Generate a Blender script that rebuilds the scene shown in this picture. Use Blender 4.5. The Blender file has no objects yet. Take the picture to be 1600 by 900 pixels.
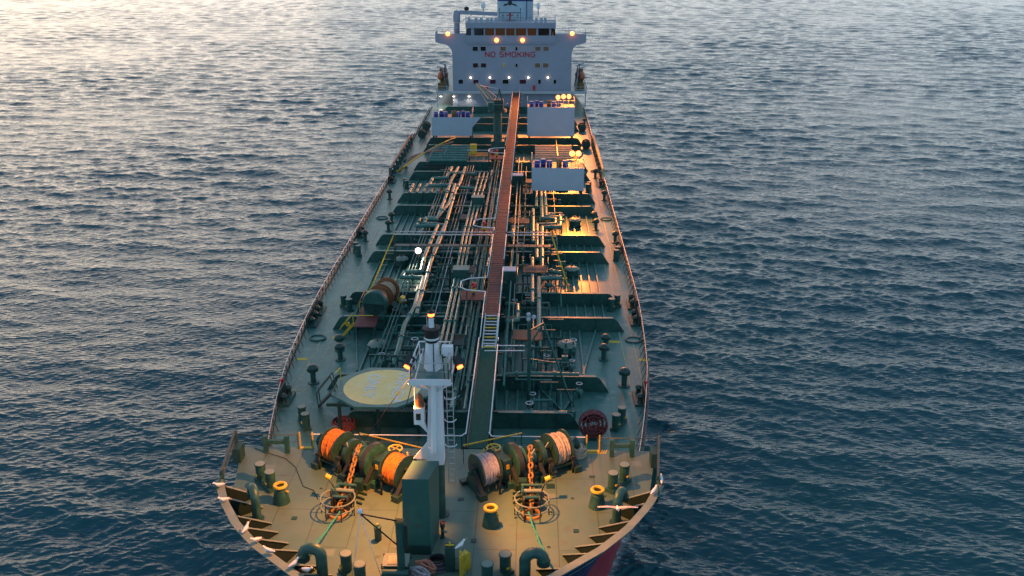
import bpy, math, random
import numpy as np
from mathutils import Vector, Matrix
random.seed(7); rng = np.random.RandomState(11)
R = math.radians
S = bpy.context.scene; COL = S.collection

# ---------------------------------------------------------------- camera, sky, sun, exposure
F = 1480.0; HOR = -105.0; XV = 835.3
TH = math.atan((450-HOR)/F); PSI = math.atan((XV-800)*math.cos(TH)/F)
DK = 11.0; FC = 14.0; CAM = Vector((5.45, 0.0, DK+37.2*math.cos(TH)))
cd = bpy.data.cameras.new('camera'); cam = bpy.data.objects.new('camera', cd); COL.objects.link(cam)
cd.sensor_width = 36; cd.lens = 36*F/1600; cd.clip_end = 30000; cd.clip_start = 1
cam.location = CAM; cam.rotation_euler = (math.pi/2-TH, 0, PSI); S.camera = cam
CM = cam.rotation_euler.to_matrix()
SUN_EL, SUN_AZ = 7.0, -32.0            # azimuth from +Y, negative = left
w = bpy.data.worlds.new('World'); S.world = w; w.use_nodes = True
nt = w.node_tree; bg = nt.nodes['Background']
sk = nt.nodes.new('ShaderNodeTexSky'); sk.sky_type = 'NISHITA'; sk.sun_disc = False
sk.sun_elevation = R(SUN_EL); sk.sun_rotation = R(SUN_AZ); sk.air_density = 1.0; sk.dust_density = 1.5; sk.ozone_density = 2.0
# a hazy dusk: bright low band round the horizon, warmer towards the sun, deep blue overhead
def N(kind, **kw):
    n = nt.nodes.new(kind)
    for k, v in kw.items(): setattr(n, k, v)
    return n
tc = N('ShaderNodeTexCoord'); sp = N('ShaderNodeSeparateXYZ'); nt.links.new(tc.outputs['Generated'], sp.inputs[0])
el = N('ShaderNodeMapRange', interpolation_type='SMOOTHSTEP'); el.inputs[1].default_value = -.25; el.inputs[2].default_value = .56; el.inputs[3].default_value = 1; el.inputs[4].default_value = 0
nt.links.new(sp.outputs['Z'], el.inputs[0])
dt = N('ShaderNodeVectorMath', operation='DOT_PRODUCT'); nt.links.new(tc.outputs['Generated'], dt.inputs[0]); dt.inputs[1].default_value = (math.sin(R(SUN_AZ)), math.cos(R(SUN_AZ)), 0)
az = N('ShaderNodeMapRange', interpolation_type='SMOOTHSTEP'); az.inputs[1].default_value = -.35; az.inputs[2].default_value = 1.; nt.links.new(dt.outputs['Value'], az.inputs[0])
hz = N('ShaderNodeMix', data_type='RGBA'); nt.links.new(az.outputs[0], hz.inputs[0]); hz.inputs[6].default_value = (3.7, 6.2, 7.9, 1); hz.inputs[7].default_value = (9.6, 9.1, 8.4, 1)
lay = N('ShaderNodeMix', data_type='RGBA'); nt.links.new(el.outputs[0], lay.inputs[0]); lay.inputs[6].default_value = (1.2, 2.0, 2.9, 1); nt.links.new(hz.outputs[2], lay.inputs[7])
mx = N('ShaderNodeMix', data_type='RGBA'); mx.inputs[0].default_value = .92
nt.links.new(sk.outputs[0], mx.inputs[6]); nt.links.new(lay.outputs[2], mx.inputs[7]); nt.links.new(mx.outputs[2], bg.inputs[0]); bg.inputs[1].default_value = 0.1
sd = Vector((math.sin(R(SUN_AZ))*math.cos(R(SUN_EL)), math.cos(R(SUN_AZ))*math.cos(R(SUN_EL)), math.sin(R(SUN_EL))))
sl = bpy.data.lights.new('sun', 'SUN'); so = bpy.data.objects.new('sun', sl); COL.objects.link(so)
sl.energy = 0.1; sl.angle = R(40); sl.color = (1, .72, .5); so.rotation_euler = sd.to_track_quat('Z', 'Y').to_euler(); so.location = (-100, 200, 60)
S.view_settings.view_transform = 'Standard'; S.view_settings.look = 'None'; S.view_settings.gamma = 1
S.view_settings.use_curve_mapping = False; S.view_settings.exposure = 1.05
WARM = (1, .36, .06)

# ---------------------------------------------------------------- geometry helpers
def ray(px, py): return CM @ Vector(((px-800)/F, (450-py)/F, -1))
def at(px, py, z):                      # the place whose height is z under a pixel of the photograph
    d = ray(px, py); return CAM + d*((z-CAM.z)/d.z)
def aty(px, py, Y):                     # the place at distance Y under a pixel
    d = ray(px, py); return CAM + d*(Y/d.y)

class MB:
    def __init__(s): s.v = []; s.f = []; s.sm = []
    def add(s, vs, fs, sm=False):
        n = len(s.v); s.v += [tuple(v) for v in vs]; s.f += [[i+n for i in f] for f in fs]; s.sm += [sm]*len(fs); return s
    def box(s, c, d, rz=0):
        x, y, z = (d[0]/2, d[1]/2, d[2]/2); cs, sn = math.cos(rz), math.sin(rz)
        vs = [(c[0]+a*x*cs-b*y*sn, c[1]+a*x*sn+b*y*cs, c[2]+e*z) for e in (-1, 1) for a, b in ((-1, -1), (1, -1), (1, 1), (-1, 1))]
        return s.add(vs, [(3, 2, 1, 0), (4, 5, 6, 7), (0, 1, 5, 4), (1, 2, 6, 5), (2, 3, 7, 6), (3, 0, 4, 7)])
    def frame(s, p0, p1):
        a = (Vector(p1)-Vector(p0)); L = a.length; a.normalize()
        u = a.cross(Vector((0, 0, 1)))
        if u.length < 1e-3: u = Vector((1, 0, 0))
        u.normalize(); return a, u, u.cross(a), L
    def bar(s, p0, p1, wd, ht):
        a, u, v, L = s.frame(p0, p1); vs = []
        for p in (Vector(p0), Vector(p1)):
            for i, j in ((-1, -1), (1, -1), (1, 1), (-1, 1)): vs.append(p+u*(i*wd/2)+v*(j*ht/2))
        return s.add(vs, [(0, 1, 2, 3), (7, 6, 5, 4), (0, 4, 5, 1), (1, 5, 6, 2), (2, 6, 7, 3), (3, 7, 4, 0)])
    def cyl(s, p0, p1, r0, r1=None, n=10, sm=True):
        r1 = r0 if r1 is None else r1; a, u, v, L = s.frame(p0, p1); vs = []
        for p, r in ((Vector(p0), r0), (Vector(p1), r1)):
            for k in range(n):
                t = 2*math.pi*k/n; vs.append(p+u*(r*math.cos(t))+v*(r*math.sin(t)))
        s.add(vs, [(k, (k+1) % n, n+(k+1) % n, n+k) for k in range(n)], sm)
        m = len(s.v)-2*n; s.f += [[m+k for k in range(n)][::-1], [m+n+k for k in range(n)]]; s.sm += [False, False]; return s
    def tube(s, pts, r, n=8, closed=False):
        pts = [Vector(p) for p in pts]; N = len(pts); vs = []; pu = None
        for i, p in enumerate(pts):
            q0 = pts[i-1] if (i or closed) else p; q1 = pts[(i+1) % N] if (i < N-1 or closed) else p
            d0 = (p-q0).normalized() if (p-q0).length > 1e-6 else None; d1 = (q1-p).normalized() if (q1-p).length > 1e-6 else None
            a = ((d0 or d1)+(d1 or d0)); a = a.normalized() if a.length > 1e-3 else (d0 or d1)
            sc = 1.0
            if d0 and d1: sc = min(1/max(.4, a.dot(d1)), 1.6)
            if pu is None:
                u = a.cross(Vector((0, 0, 1))); u = u if u.length > 1e-3 else Vector((1, 0, 0))
            else: u = pu-a*pu.dot(a)
            u.normalize(); pu = u; v = a.cross(u)
            bend = (d1-d0) if (d0 and d1 and (d1-d0).length > 1e-3) else None
            for k in range(n):
                t = 2*math.pi*k/n; o = u*(r*math.cos(t))+v*(r*math.sin(t))
                if bend is not None:
                    b = bend.normalized(); o = o+b*(o.dot(b)*(sc-1))
                vs.append(p+o)
        fs = [(i*n+k, i*n+(k+1) % n, ((i+1) % N)*n+(k+1) % n, ((i+1) % N)*n+k) for i in range(N if closed else N-1) for k in range(n)]
        s.add(vs, fs, True)
        if not closed:
            m = len(s.v)-N*n; s.f += [[m+k for k in range(n)][::-1], [m+(N-1)*n+k for k in range(n)]]; s.sm += [False, False]
        return s
    def lathe(s, prof, c=(0, 0, 0), n=16, axis=(0, 0, 1)):      # prof: (r, h) pairs along the axis
        a = Vector(axis).normalized(); u = a.cross(Vector((0, 0, 1))); u = u if u.length > 1e-3 else Vector((1, 0, 0)); u.normalize(); v = a.cross(u); vs = []
        for r, h in prof:
            for k in range(n):
                t = 2*math.pi*k/n; vs.append(Vector(c)+a*h+u*(max(r, .001)*math.cos(t))+v*(max(r, .001)*math.sin(t)))
        M = len(prof)
        for i in range(M-1): 
            pass
        return s.add(vs, [(i*n+k, i*n+(k+1) % n, (i+1)*n+(k+1) % n, (i+1)*n+k) for i in range(M-1) for k in range(n)], True)
    def prism(s, poly, d0, d1, plane='z'):
        def q(a, b, h): return (a, b, h) if plane == 'z' else ((a, h, b) if plane == 'y' else (h, a, b))
        n = len(poly); vs = [q(a, b, d0) for a, b in poly]+[q(a, b, d1) for a, b in poly]
        return s.add(vs, [list(range(n))[::-1], list(range(n, 2*n))]+[(k, (k+1) % n, n+(k+1) % n, n+k) for k in range(n)])
    def mesh(s, name, mat, off=(0, 0, 0)):
        me = bpy.data.meshes.new(name)
        me.from_pydata([(v[0]-off[0], v[1]-off[1], v[2]-off[2]) for v in s.v], [], s.f)
        me.polygons.foreach_set('use_smooth', s.sm); me.materials.append(mat)
        import bmesh
        b = bmesh.new(); b.from_mesh(me); bmesh.ops.recalc_face_normals(b, faces=b.faces)
        if any(s.sm):
            for e in b.edges:
                if len(e.link_faces) == 2 and e.calc_face_angle(0) > .75: e.smooth = False
        b.to_mesh(me); b.free(); return me
    def build(s, name, mat, parent=None, world=True):
        off = parent_loc(parent) if (parent and world) else (0, 0, 0)
        o = bpy.data.objects.new(name, s.mesh(name, mat, off)); COL.objects.link(o)
        if parent: o.parent = parent
        return o
def parent_loc(p):
    l = Vector((0, 0, 0))
    while p: l += p.location; p = p.parent
    return l
def tag(o, label=None, cat=None, group=None, kind=None):
    if label: o['label'] = label
    if cat: o['category'] = cat
    if group: o['group'] = group
    if kind: o['kind'] = kind
    return o
def thing(name, label, cat, loc=(0, 0, 0), rz=0, group=None):
    o = bpy.data.objects.new(name, None); COL.objects.link(o); o.location = loc; o.rotation_euler = (0, 0, rz)
    o.empty_display_size = .3; return tag(o, label, cat, group)
def single(mb, name, mat, label, cat, group=None, loc=None):       # a thing that is one mesh, origin at loc
    loc = Vector(loc) if loc is not None else Vector((sum(v[0] for v in mb.v)/len(mb.v), sum(v[1] for v in mb.v)/len(mb.v), min(v[2] for v in mb.v)))
    o = bpy.data.objects.new(name, mb.mesh(name, mat, loc)); o.location = loc; COL.objects.link(o); return tag(o, label, cat, group)
def dup(root, loc, rz=0, label=None, group=None, sc=None):
    kids = {}
    def cp(o, par):
        c = o.copy(); COL.objects.link(c)
        if par: c.parent = par
        for ch in [k for k in o.children]: cp(ch, c)
        return c
    r = cp(root, None); r.location = loc; r.rotation_euler = (0, 0, rz)
    if label: r['label'] = label
    if group: r['group'] = group
    if sc: r.scale = (sc, sc, sc)
    return r
def put(o, parent, loc=(0, 0, 0), rot=(0, 0, 0)):                   # a further copy of a part, sharing its mesh
    c = o.copy(); COL.objects.link(c); c.parent = parent; c.location = loc; c.rotation_euler = rot; return c

# ---------------------------------------------------------------- materials
def mat(name, c, rough=.5, c2=None, scale=1.5, thr=(.45, .65), metal=0, bump=0, c3=None, s3=6, thr3=(.6, .7), emit=None, spec=.5):
    m = bpy.data.materials.new(name); m.use_nodes = True; t = m.node_tree; b = t.nodes['Principled BSDF']
    b.inputs['Roughness'].default_value = rough; b.inputs['Metallic'].default_value = metal; b.inputs['Base Color'].default_value = (*c, 1)
    b.inputs['Specular IOR Level'].default_value = spec
    if emit: b.inputs['Emission Color'].default_value = (*emit[0], 1); b.inputs['Emission Strength'].default_value = emit[1]
    g = t.nodes.new('ShaderNodeNewGeometry'); last = None
    def layer(prev, col, sc, th, seed):
        n = t.nodes.new('ShaderNodeTexNoise'); n.inputs['Scale'].default_value = sc; n.inputs['Detail'].default_value = 6; n.inputs['Roughness'].default_value = .65
        mp = t.nodes.new('ShaderNodeMapping'); mp.inputs['Location'].default_value = (seed*3.1, seed, 0)
        t.links.new(g.outputs['Position'], mp.inputs[0]); t.links.new(mp.outputs[0], n.inputs['Vector'])
        r = t.nodes.new('ShaderNodeMapRange'); r.inputs[1].default_value = th[0]; r.inputs[2].default_value = th[1]; t.links.new(n.outputs[0], r.inputs[0])
        x = t.nodes.new('ShaderNodeMix'); x.data_type = 'RGBA'; t.links.new(r.outputs[0], x.inputs[0])
        if prev is None: x.inputs[6].default_value = (*c, 1)
        else: t.links.new(prev, x.inputs[6])
        x.inputs[7].default_value = (*col, 1); return x.outputs[2], n
    if c2: last, n = layer(None, c2, scale, thr, 1)
    if c3: last, n = layer(last, c3, s3, thr3, 5)
    if name in ('deck_green', 'forecastle_green'):      # plate seams and scuffed paint blocks
        bt = t.nodes.new('ShaderNodeTexBrick'); bt.inputs['Scale'].default_value = 1; bt.inputs['Brick Width'].default_value = 7.3; bt.inputs['Row Height'].default_value = 2.35; bt.inputs['Mortar Size'].default_value = .035; bt.inputs['Mortar Smooth'].default_value = .6
        bt.inputs['Color1'].default_value = (1, 1, 1, 1); bt.inputs['Color2'].default_value = (.86, .9, .9, 1); bt.inputs['Mortar'].default_value = (.5, .42, .36, 1)
        mp = t.nodes.new('ShaderNodeMapping'); mp.inputs['Rotation'].default_value = (0, 0, math.pi/2); t.links.new(g.outputs['Position'], mp.inputs[0]); t.links.new(mp.outputs[0], bt.inputs['Vector'])
        mm_ = t.nodes.new('ShaderNodeMix'); mm_.data_type = 'RGBA'; mm_.blend_type = 'MULTIPLY'; mm_.inputs[0].default_value = .85; t.links.new(last, mm_.inputs[6]); t.links.new(bt.outputs['Color'], mm_.inputs[7]); last = mm_.outputs[2]
        vo = t.nodes.new('ShaderNodeTexVoronoi'); vo.distance = 'CHEBYCHEV'; vo.inputs['Scale'].default_value = .9; vo.inputs['Randomness'].default_value = 1; t.links.new(g.outputs['Position'], vo.inputs['Vector'])
        vs_ = t.nodes.new('ShaderNodeMapRange'); vs_.inputs[1].default_value = .36; vs_.inputs[2].default_value = .2; t.links.new(vo.outputs['Distance'], vs_.inputs[0])
        sr = t.nodes.new('ShaderNodeSeparateColor'); t.links.new(vo.outputs['Color'], sr.inputs[0]); gt_ = t.nodes.new('ShaderNodeMath'); gt_.operation = 'GREATER_THAN'; gt_.inputs[1].default_value = .72 if name == 'deck_green' else .93; t.links.new(sr.outputs[0], gt_.inputs[0])
        m3 = t.nodes.new('ShaderNodeMath'); m3.operation = 'MULTIPLY'; t.links.new(vs_.outputs[0], m3.inputs[0]); t.links.new(gt_.outputs[0], m3.inputs[1]); m4 = t.nodes.new('ShaderNodeMath'); m4.operation = 'MULTIPLY'; m4.inputs[1].default_value = .5; t.links.new(m3.outputs[0], m4.inputs[0])
        m5 = t.nodes.new('ShaderNodeMix'); m5.data_type = 'RGBA'; t.links.new(m4.outputs[0], m5.inputs[0]); t.links.new(last, m5.inputs[6]); m5.inputs[7].default_value = (.2, .24, .22, 1); last = m5.outputs[2]
    if last: t.links.new(last, b.inputs['Base Color'])
    if bump and c2:
        bp = t.nodes.new('ShaderNodeBump'); bp.inputs['Strength'].default_value = bump; bp.inputs['Distance'].default_value = .02
        t.links.new(n.outputs[0], bp.inputs['Height']); t.links.new(bp.outputs[0], b.inputs['Normal'])
    return m
GD = mat('deck_green', (.035, .135, .115), .36, (.08, .19, .165), .35, (.35, .65), bump=.1, c3=(.17, .21, .19), s3=1.6, thr3=(.53, .7))
GF = mat('forecastle_green', (.08, .145, .115), .5, (.12, .17, .13), .3, (.35, .7), c3=(.095, .1, .07), s3=1.1, thr3=(.55, .75))
G1 = mat('fitting_green', (.013, .068, .058), .45, (.03, .1, .085), 2, c3=(.05, .03, .02), s3=3, thr3=(.62, .75))
G2 = mat('pipe_green', (.03, .15, .125), .4, (.07, .19, .165), 1.2, c3=(.2, .21, .2), s3=2.2, thr3=(.52, .68))
GK = mat('dark_green', (.01, .042, .036), .5, (.02, .06, .05), 3)
BK = mat('black_iron', (.011, .014, .014), .6, (.02, .025, .023), 4)
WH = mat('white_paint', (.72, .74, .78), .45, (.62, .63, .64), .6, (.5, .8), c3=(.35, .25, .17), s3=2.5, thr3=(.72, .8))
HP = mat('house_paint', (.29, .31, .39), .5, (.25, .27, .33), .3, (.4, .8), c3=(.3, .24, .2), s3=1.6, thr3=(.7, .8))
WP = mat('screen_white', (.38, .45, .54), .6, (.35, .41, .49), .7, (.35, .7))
CR = mat('pale_yellow', (.88, .6, .22), .6, (.88, .66, .32), 1.2, c3=(.6, .38, .12), s3=2, thr3=(.6, .75))
YE = mat('yellow_paint', (.62, .42, .02), .5, (.45, .28, .02), 3)
OR = mat('orange_rope', (.5, .15, .02), .9, (.25, .08, .015), 5, bump=.4)
BE = mat('beige_rope', (.48, .36, .26), .9, (.26, .19, .14), 5, bump=.4)
GR = mat('grey_rope', (.4, .37, .38), .9, (.22, .2, .21), 5, bump=.4)
RU = mat('rusty_chain', (.22, .12, .035), .8, (.32, .17, .05), 6, c3=(.08, .04, .02), s3=9)
GT = mat('grating_green', (.012, .1, .07), .8, (.02, .12, .09), 2, spec=.15)
RD = mat('walkway_red', (.1, .022, .022), .7, (.15, .04, .035), 1.5, c3=(.07, .03, .025), s3=4)
RE = mat('red_paint', (.55, .02, .02), .5, (.4, .02, .02), 4)
BKT = mat('bracket_dark', (.008, .02, .017), .85, (.012, .022, .018), 3, spec=.1)
BL = mat('blue_drum_plastic', (.015, .04, .3), .4, (.02, .06, .36), 3)
TW = mat('teal_rope', (.02, .28, .22), .8, (.02, .2, .18), 7)
PI = mat('pink_rope', (.5, .2, .13), .9, (.35, .12, .08), 6)
HB = mat('hull_blue', (.006, .02, .1), .35, (.012, .03, .12), 1)
HR = mat('hull_red', (.34, .03, .05), .5, (.3, .03, .045), .6)
GL = mat('window_glass', (.01, .012, .015), .08)
GLW = mat('bridge_glass', (.05, .02, .01), .1, emit=((1, .4, .1), .012))
RS = mat('rail_steel', (.5, .5, .53), .4, (.36, .36, .38), 3)
DRK = mat('rail_dark', (.03, .05, .045), .5, (.06, .05, .04), 3)
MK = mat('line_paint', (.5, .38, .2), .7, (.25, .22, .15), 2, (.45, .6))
TX = mat('letter_red', (.4, .004, .025), .6)
TWH = mat('letter_white', (.75, .72, .78), .7, (.7, .6, .45), 3, (.5, .65))
GUL = mat('gull_white', (.8, .75, .72), .8)
GUG = mat('gull_grey', (.3, .3, .32), .8)
LW = mat('lamp_orange', (1, .6, .3), .4, emit=((1, .19, .03), 4.2))
LD = mat('lamp_dim_orange', (1, .5, .2), .4, emit=((1, .14, .02), 3))
LWH = mat('lamp_white', (1, .95, .85), .4, emit=((1, .8, .6), 4))
HZ = mat('hazard_stripe', (.5, .4, .1), .6)
def lampsrc(loc, power, col, target, size=120, blend=.6, rad=.15, par=None):
    l = bpy.data.lights.new('lamp_light', 'SPOT'); l.energy = power; l.color = col; l.spot_size = R(size); l.spot_blend = blend; l.shadow_soft_size = rad
    o = bpy.data.objects.new('lamp_light', l); COL.objects.link(o); o.location = loc
    o.rotation_euler = (Vector(loc)-Vector(target)).to_track_quat('Z', 'Y').to_euler(); return o

# ---------------------------------------------------------------- sea
WLT = [(42.5, .9), (44, 1.7), (46, 2.8), (48, 4.3), (51, 6.3), (54.6, 8.6), (60, 11.5), (66, 13.3), (74, 15.0), (86, 16.0), (100, 16.2), (205, 16.2), (235, 12.5), (243, 8)]
def build_sea():
    NR, NC = 1260, 820
    D = np.exp(np.linspace(math.log(42.), math.log(900.), NR)); D = np.concatenate([[-400., 0.], D, [1200., 3000., 8000., 20000.]])
    U = np.linspace(-.72, .72, NC); U = np.concatenate([[-12., -2.2, -1.], U, [1., 2.2, 12.]])
    sc = np.maximum(D, 42.)
    X = 5+U[None, :]*sc[:, None]; Y = np.repeat(D[:, None], len(U), 1); Z = np.zeros_like(X)
    dx, dy = np.zeros_like(X), np.zeros_like(X)
    sy = np.gradient(D); lam = np.exp(np.linspace(math.log(.5), math.log(15.), 90))
    grp = .9+.4*np.sin(X*.043+Y*.021+1.)*np.sin(Y*.037-X*.017)+.15*np.sin(X*.011-Y*.019+2)
    for i, L in enumerate(lam):
        th = R(-97+rng.normal(0, 34 if L < 2 else 25)); k = 2*math.pi/L; a = .0072*L**.68*(.6+.8*rng.rand())*(1. if L < 7 else .8)
        fade = np.clip((L/np.maximum(sy, .01)-1.9)/1.6, 0, 1)*np.clip((1500-D)/400, 0, 1)*(D > 20)
        kx, ky = k*math.cos(th), k*math.sin(th); ph = kx*X+ky*Y+rng.rand()*6.28
        A = a*fade[:, None]*(grp if L < 9 else 1.)
        Z += A*np.sin(ph); q = 1.0
        dx += q*A*math.cos(th)*np.cos(ph); dy += q*A*math.sin(th)*np.cos(ph)
    X = X+dx; Y = Y+dy
    nr, nc = X.shape; co = np.stack([X, Y, Z], -1).reshape(-1, 3).astype(np.float32)
    idx = np.arange(nr*nc).reshape(nr, nc); q = np.stack([idx[:-1, :-1], idx[:-1, 1:], idx[1:, 1:], idx[1:, :-1]], -1).reshape(-1)
    me = bpy.data.meshes.new('sea'); me.vertices.add(nr*nc); me.vertices.foreach_set('co', co.ravel())
    nf = len(q)//4; me.loops.add(nf*4); me.loops.foreach_set('vertex_index', q.astype(np.int32)); me.polygons.add(nf)
    me.polygons.foreach_set('loop_start', np.arange(0, nf*4, 4, dtype=np.int32)); me.polygons.foreach_set('use_smooth', np.ones(nf, dtype=bool))
    me.update(); me.validate()
    hwl = np.interp(Y, [41.5]+[a for a, b_ in WLT], [0]+[b_ for a, b_ in WLT]); dd = np.abs(np.abs(X)-hwl); dd = np.where(Y < 41.5, np.hypot(X, Y-41.5), dd)
    fo = np.exp(-np.maximum(dd-.2, 0)/1.5); fo[(Y > 250)] = 0
    at_ = me.attributes.new('foam', 'FLOAT', 'POINT'); at_.data.foreach_set('value', fo.ravel().astype(np.float32))
    m = bpy.data.materials.new('sea_water'); m.use_nodes = True; t = m.node_tree; b = t.nodes['Principled BSDF']
    b.inputs['Base Color'].default_value = (.004, .062, .08, 1); b.inputs['Roughness'].default_value = .05; b.inputs['IOR'].default_value = 1.33
    g = t.nodes.new('ShaderNodeNewGeometry'); prev = None
    for sc_, st, dist, sq, rot, kind in ((.9, .3, .2, (.5, 1, 1), 10, 'FBM'), (2.6, .75, .14, (.38, 1, 1), 14, 'RIDGED_MULTIFRACTAL'), (1.7, .65, .16, (.42, 1, 1), -22, 'RIDGED_MULTIFRACTAL'), (7., .6, .05, (.5, 1, 1), 4, 'FBM')):
        mp = t.nodes.new('ShaderNodeMapping'); mp.inputs['Scale'].default_value = sq; mp.inputs['Rotation'].default_value = (0, 0, R(rot)); t.links.new(g.outputs['Position'], mp.inputs[0])
        n = t.nodes.new('ShaderNodeTexNoise'); n.noise_type = kind; n.inputs['Scale'].default_value = sc_; n.inputs['Detail'].default_value = 3; n.inputs['Roughness'].default_value = .5
        t.links.new(mp.outputs[0], n.inputs['Vector'])
        bp = t.nodes.new('ShaderNodeBump'); bp.inputs['Strength'].default_value = st; bp.inputs['Distance'].default_value = dist; t.links.new(n.outputs[0], bp.inputs['Height'])
        if prev: t.links.new(prev.outputs[0], bp.inputs['Normal'])
        prev = bp
    fa = t.nodes.new('ShaderNodeAttribute'); fa.attribute_name = 'foam'; fn = t.nodes.new('ShaderNodeTexNoise'); fn.inputs['Scale'].default_value = 1.1; fn.inputs['Detail'].default_value = 7; fn.inputs['Roughness'].default_value = .75; t.links.new(g.outputs['Position'], fn.inputs['Vector'])
    fm = t.nodes.new('ShaderNodeMath'); fm.operation = 'MULTIPLY'; t.links.new(fa.outputs['Fac'], fm.inputs[0]); t.links.new(fn.outputs[0], fm.inputs[1])
    fr = t.nodes.new('ShaderNodeMapRange'); fr.inputs[1].default_value = .36; fr.inputs[2].default_value = .6; fr.inputs[4].default_value = .7; t.links.new(fm.outputs[0], fr.inputs[0])
    fx = t.nodes.new('ShaderNodeMix'); fx.data_type = 'RGBA'; t.links.new(fr.outputs[0], fx.inputs[0]); fx.inputs[6].default_value = (.004, .062, .08, 1); fx.inputs[7].default_value = (.55, .6, .6, 1); t.links.new(fx.outputs[2], b.inputs['Base Color'])
    fr2 = t.nodes.new('ShaderNodeMapRange'); fr2.inputs[3].default_value = .05; fr2.inputs[4].default_value = .6; t.links.new(fr.outputs[0], fr2.inputs[0]); t.links.new(fr2.outputs[0], b.inputs['Roughness'])
    t.links.new(prev.outputs[0], b.inputs['Normal']); me.materials.append(m)
    o = bpy.data.objects.new('sea', me); COL.objects.link(o); tag(o, kind='structure')
build_sea()

# ---------------------------------------------------------------- the ship: hull and decks
ship = thing('tanker_ship', 'large green decked oil tanker with navy and red hull seen from ahead of its bow', 'ship', (0, 0, 0))
TD = [(36.6, 0), (37.2, 3.0), (38.4, 5.1), (40, 6.95), (42.1, 9.3), (44, 10.9), (46.3, 12.3), (48.5, 13.25), (54.6, 14.1), (60, 14.6), (66, 15.2), (74, 15.8), (86, 16.2), (205, 16.2), (235, 14.2), (246, 11)]
TW_ = [(41.5, 0), (42.5, .9), (44, 1.7), (46, 2.8), (48, 4.3), (51, 6.3), (54.6, 8.6), (60, 11.5), (66, 13.3), (74, 15.0), (86, 16.0), (100, 16.2), (205, 16.2), (235, 12.5), (243, 8)]
def interp(T, y): return float(np.interp(y, [a for a, b in T], [b for a, b in T]))
def hw(y, z):
    f = max(0, min(1, z/15.2))**1.5
    return interp(TW_, y)*(1-f)+interp(TD, y)*f
def nose(z):
    f = max(0, min(1, z/15.2))**1.5; return 41.5*(1-f)+36.6*f
zs = [-2, 0, 2, 4.2, 4.201, 6.5, 9, 11, 12.5, 14, 15.2]; NY = 70
def hull_loop(z, shrink=0, y1=246, ys=None):
    n0 = nose(z)+shrink*.8; pts = []
    for i in range(NY):
        u = i/(NY-1); y = n0+(y1-n0)*u**2.6
        f = max(0, min(1, z/15.2))**1.5
        # each level uses its own stretched table so the stem rakes smoothly
        ya = 41.5+(y-n0)*(246-41.5)/(246-n0); yb = 36.6+(y-n0)*(246-36.6)/(246-n0)
        h = interp(TW_, ya)*(1-f)+interp(TD, yb)*f-(shrink if i else 0)
        pts.append((max(h, 0), y))
    return pts
def hull_band(levels, y_from=0, mat_=HB, name='hull'):
    mb = MB(); loops = [hull_loop(z) for z in levels]
    for s_ in (-1, 1):
        vs = []; 
        for L, z in zip(loops, levels): vs += [(s_*h, y, z) for h, y in L]
        fs = [(a*NY+i, a*NY+i+1, (a+1)*NY+i+1, (a+1)*NY+i) for a in range(len(levels)-1) for i in range(NY-1)]
        mb.add(vs, fs, True)
    L0 = loops
    for a in range(len(levels)-1):
        h0, y0 = loops[a][-1]; h1, y1 = loops[a+1][-1]
        mb.add([(-h0, y0, levels[a]), (h0, y0, levels[a]), (h1, y1, levels[a+1]), (-h1, y1, levels[a+1])], [(0, 1, 2, 3)])
    return mb.build(name, mat_, ship)
tag(hull_band([-2, 0, 1.5, 3, 5.3], mat_=HR, name='hull_bottom'), 'dark red lower hull')
tag(hull_band([5.3, 6.5, 8.5, 10, 10.96], mat_=HB, name='hull_side'), 'navy blue upper hull')
BRK = 54.6
# side plating of the forecastle, above the main deck
mb = MB(); lv = [10.96, 12, 13, 13.96]; lps = []
for z in lv:
    f = (z/15.2)**1.5; n0 = nose(z); row = []
    for i in range(50):
        y = n0+(BRK+.6-n0)*(i/49)**1.8
        row.append((max(0, (interp(TW_, 41.5+(y-n0)*204.5/(246-n0)))*(1-f)+interp(TD, 36.6+(y-n0)*209.4/(246-n0))*f), y))
    lps.append(row)
for s_ in (-1, 1):
    vs = []
    for L, z in zip(lps, lv): vs += [(s_*h, y, z) for h, y in L]
    mb.add(vs, [(a*50+i, a*50+i+1, (a+1)*50+i+1, (a+1)*50+i) for a in range(len(lv)-1) for i in range(49)], True)
mb.build('forecastle_plating', HB, ship)
top = lps[-1]
FCP = [(h, y) for h, y in top if y <= BRK]; FCP.append((top[-1][0], BRK))
poly = [(h, y) for h, y in FCP]+[(-h, y) for h, y in FCP[::-1] if h > .01]
MB().prism(poly, 13.9, FC).build('forecastle_deck', GF, ship)
MB().box((0, BRK-.1, 12.45), (27.6, .2, 2.9)).build('forecastle_bulkhead', G1, ship)
dl = [(h, y) for h, y in hull_loop(11) if y > BRK-3]
MB().prism([(h, y) for h, y in dl]+[(-h, y) for h, y in dl[::-1]], 10.9, DK).build('main_deck', GD, ship)
# gunwale strip
for s_ in (-1, 1):
    MB().tube([(s_*(h-.08), y, DK+.1) for h, y in dl if y < 206], .1, 6).build('gunwale_bar', DRK, ship)
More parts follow.
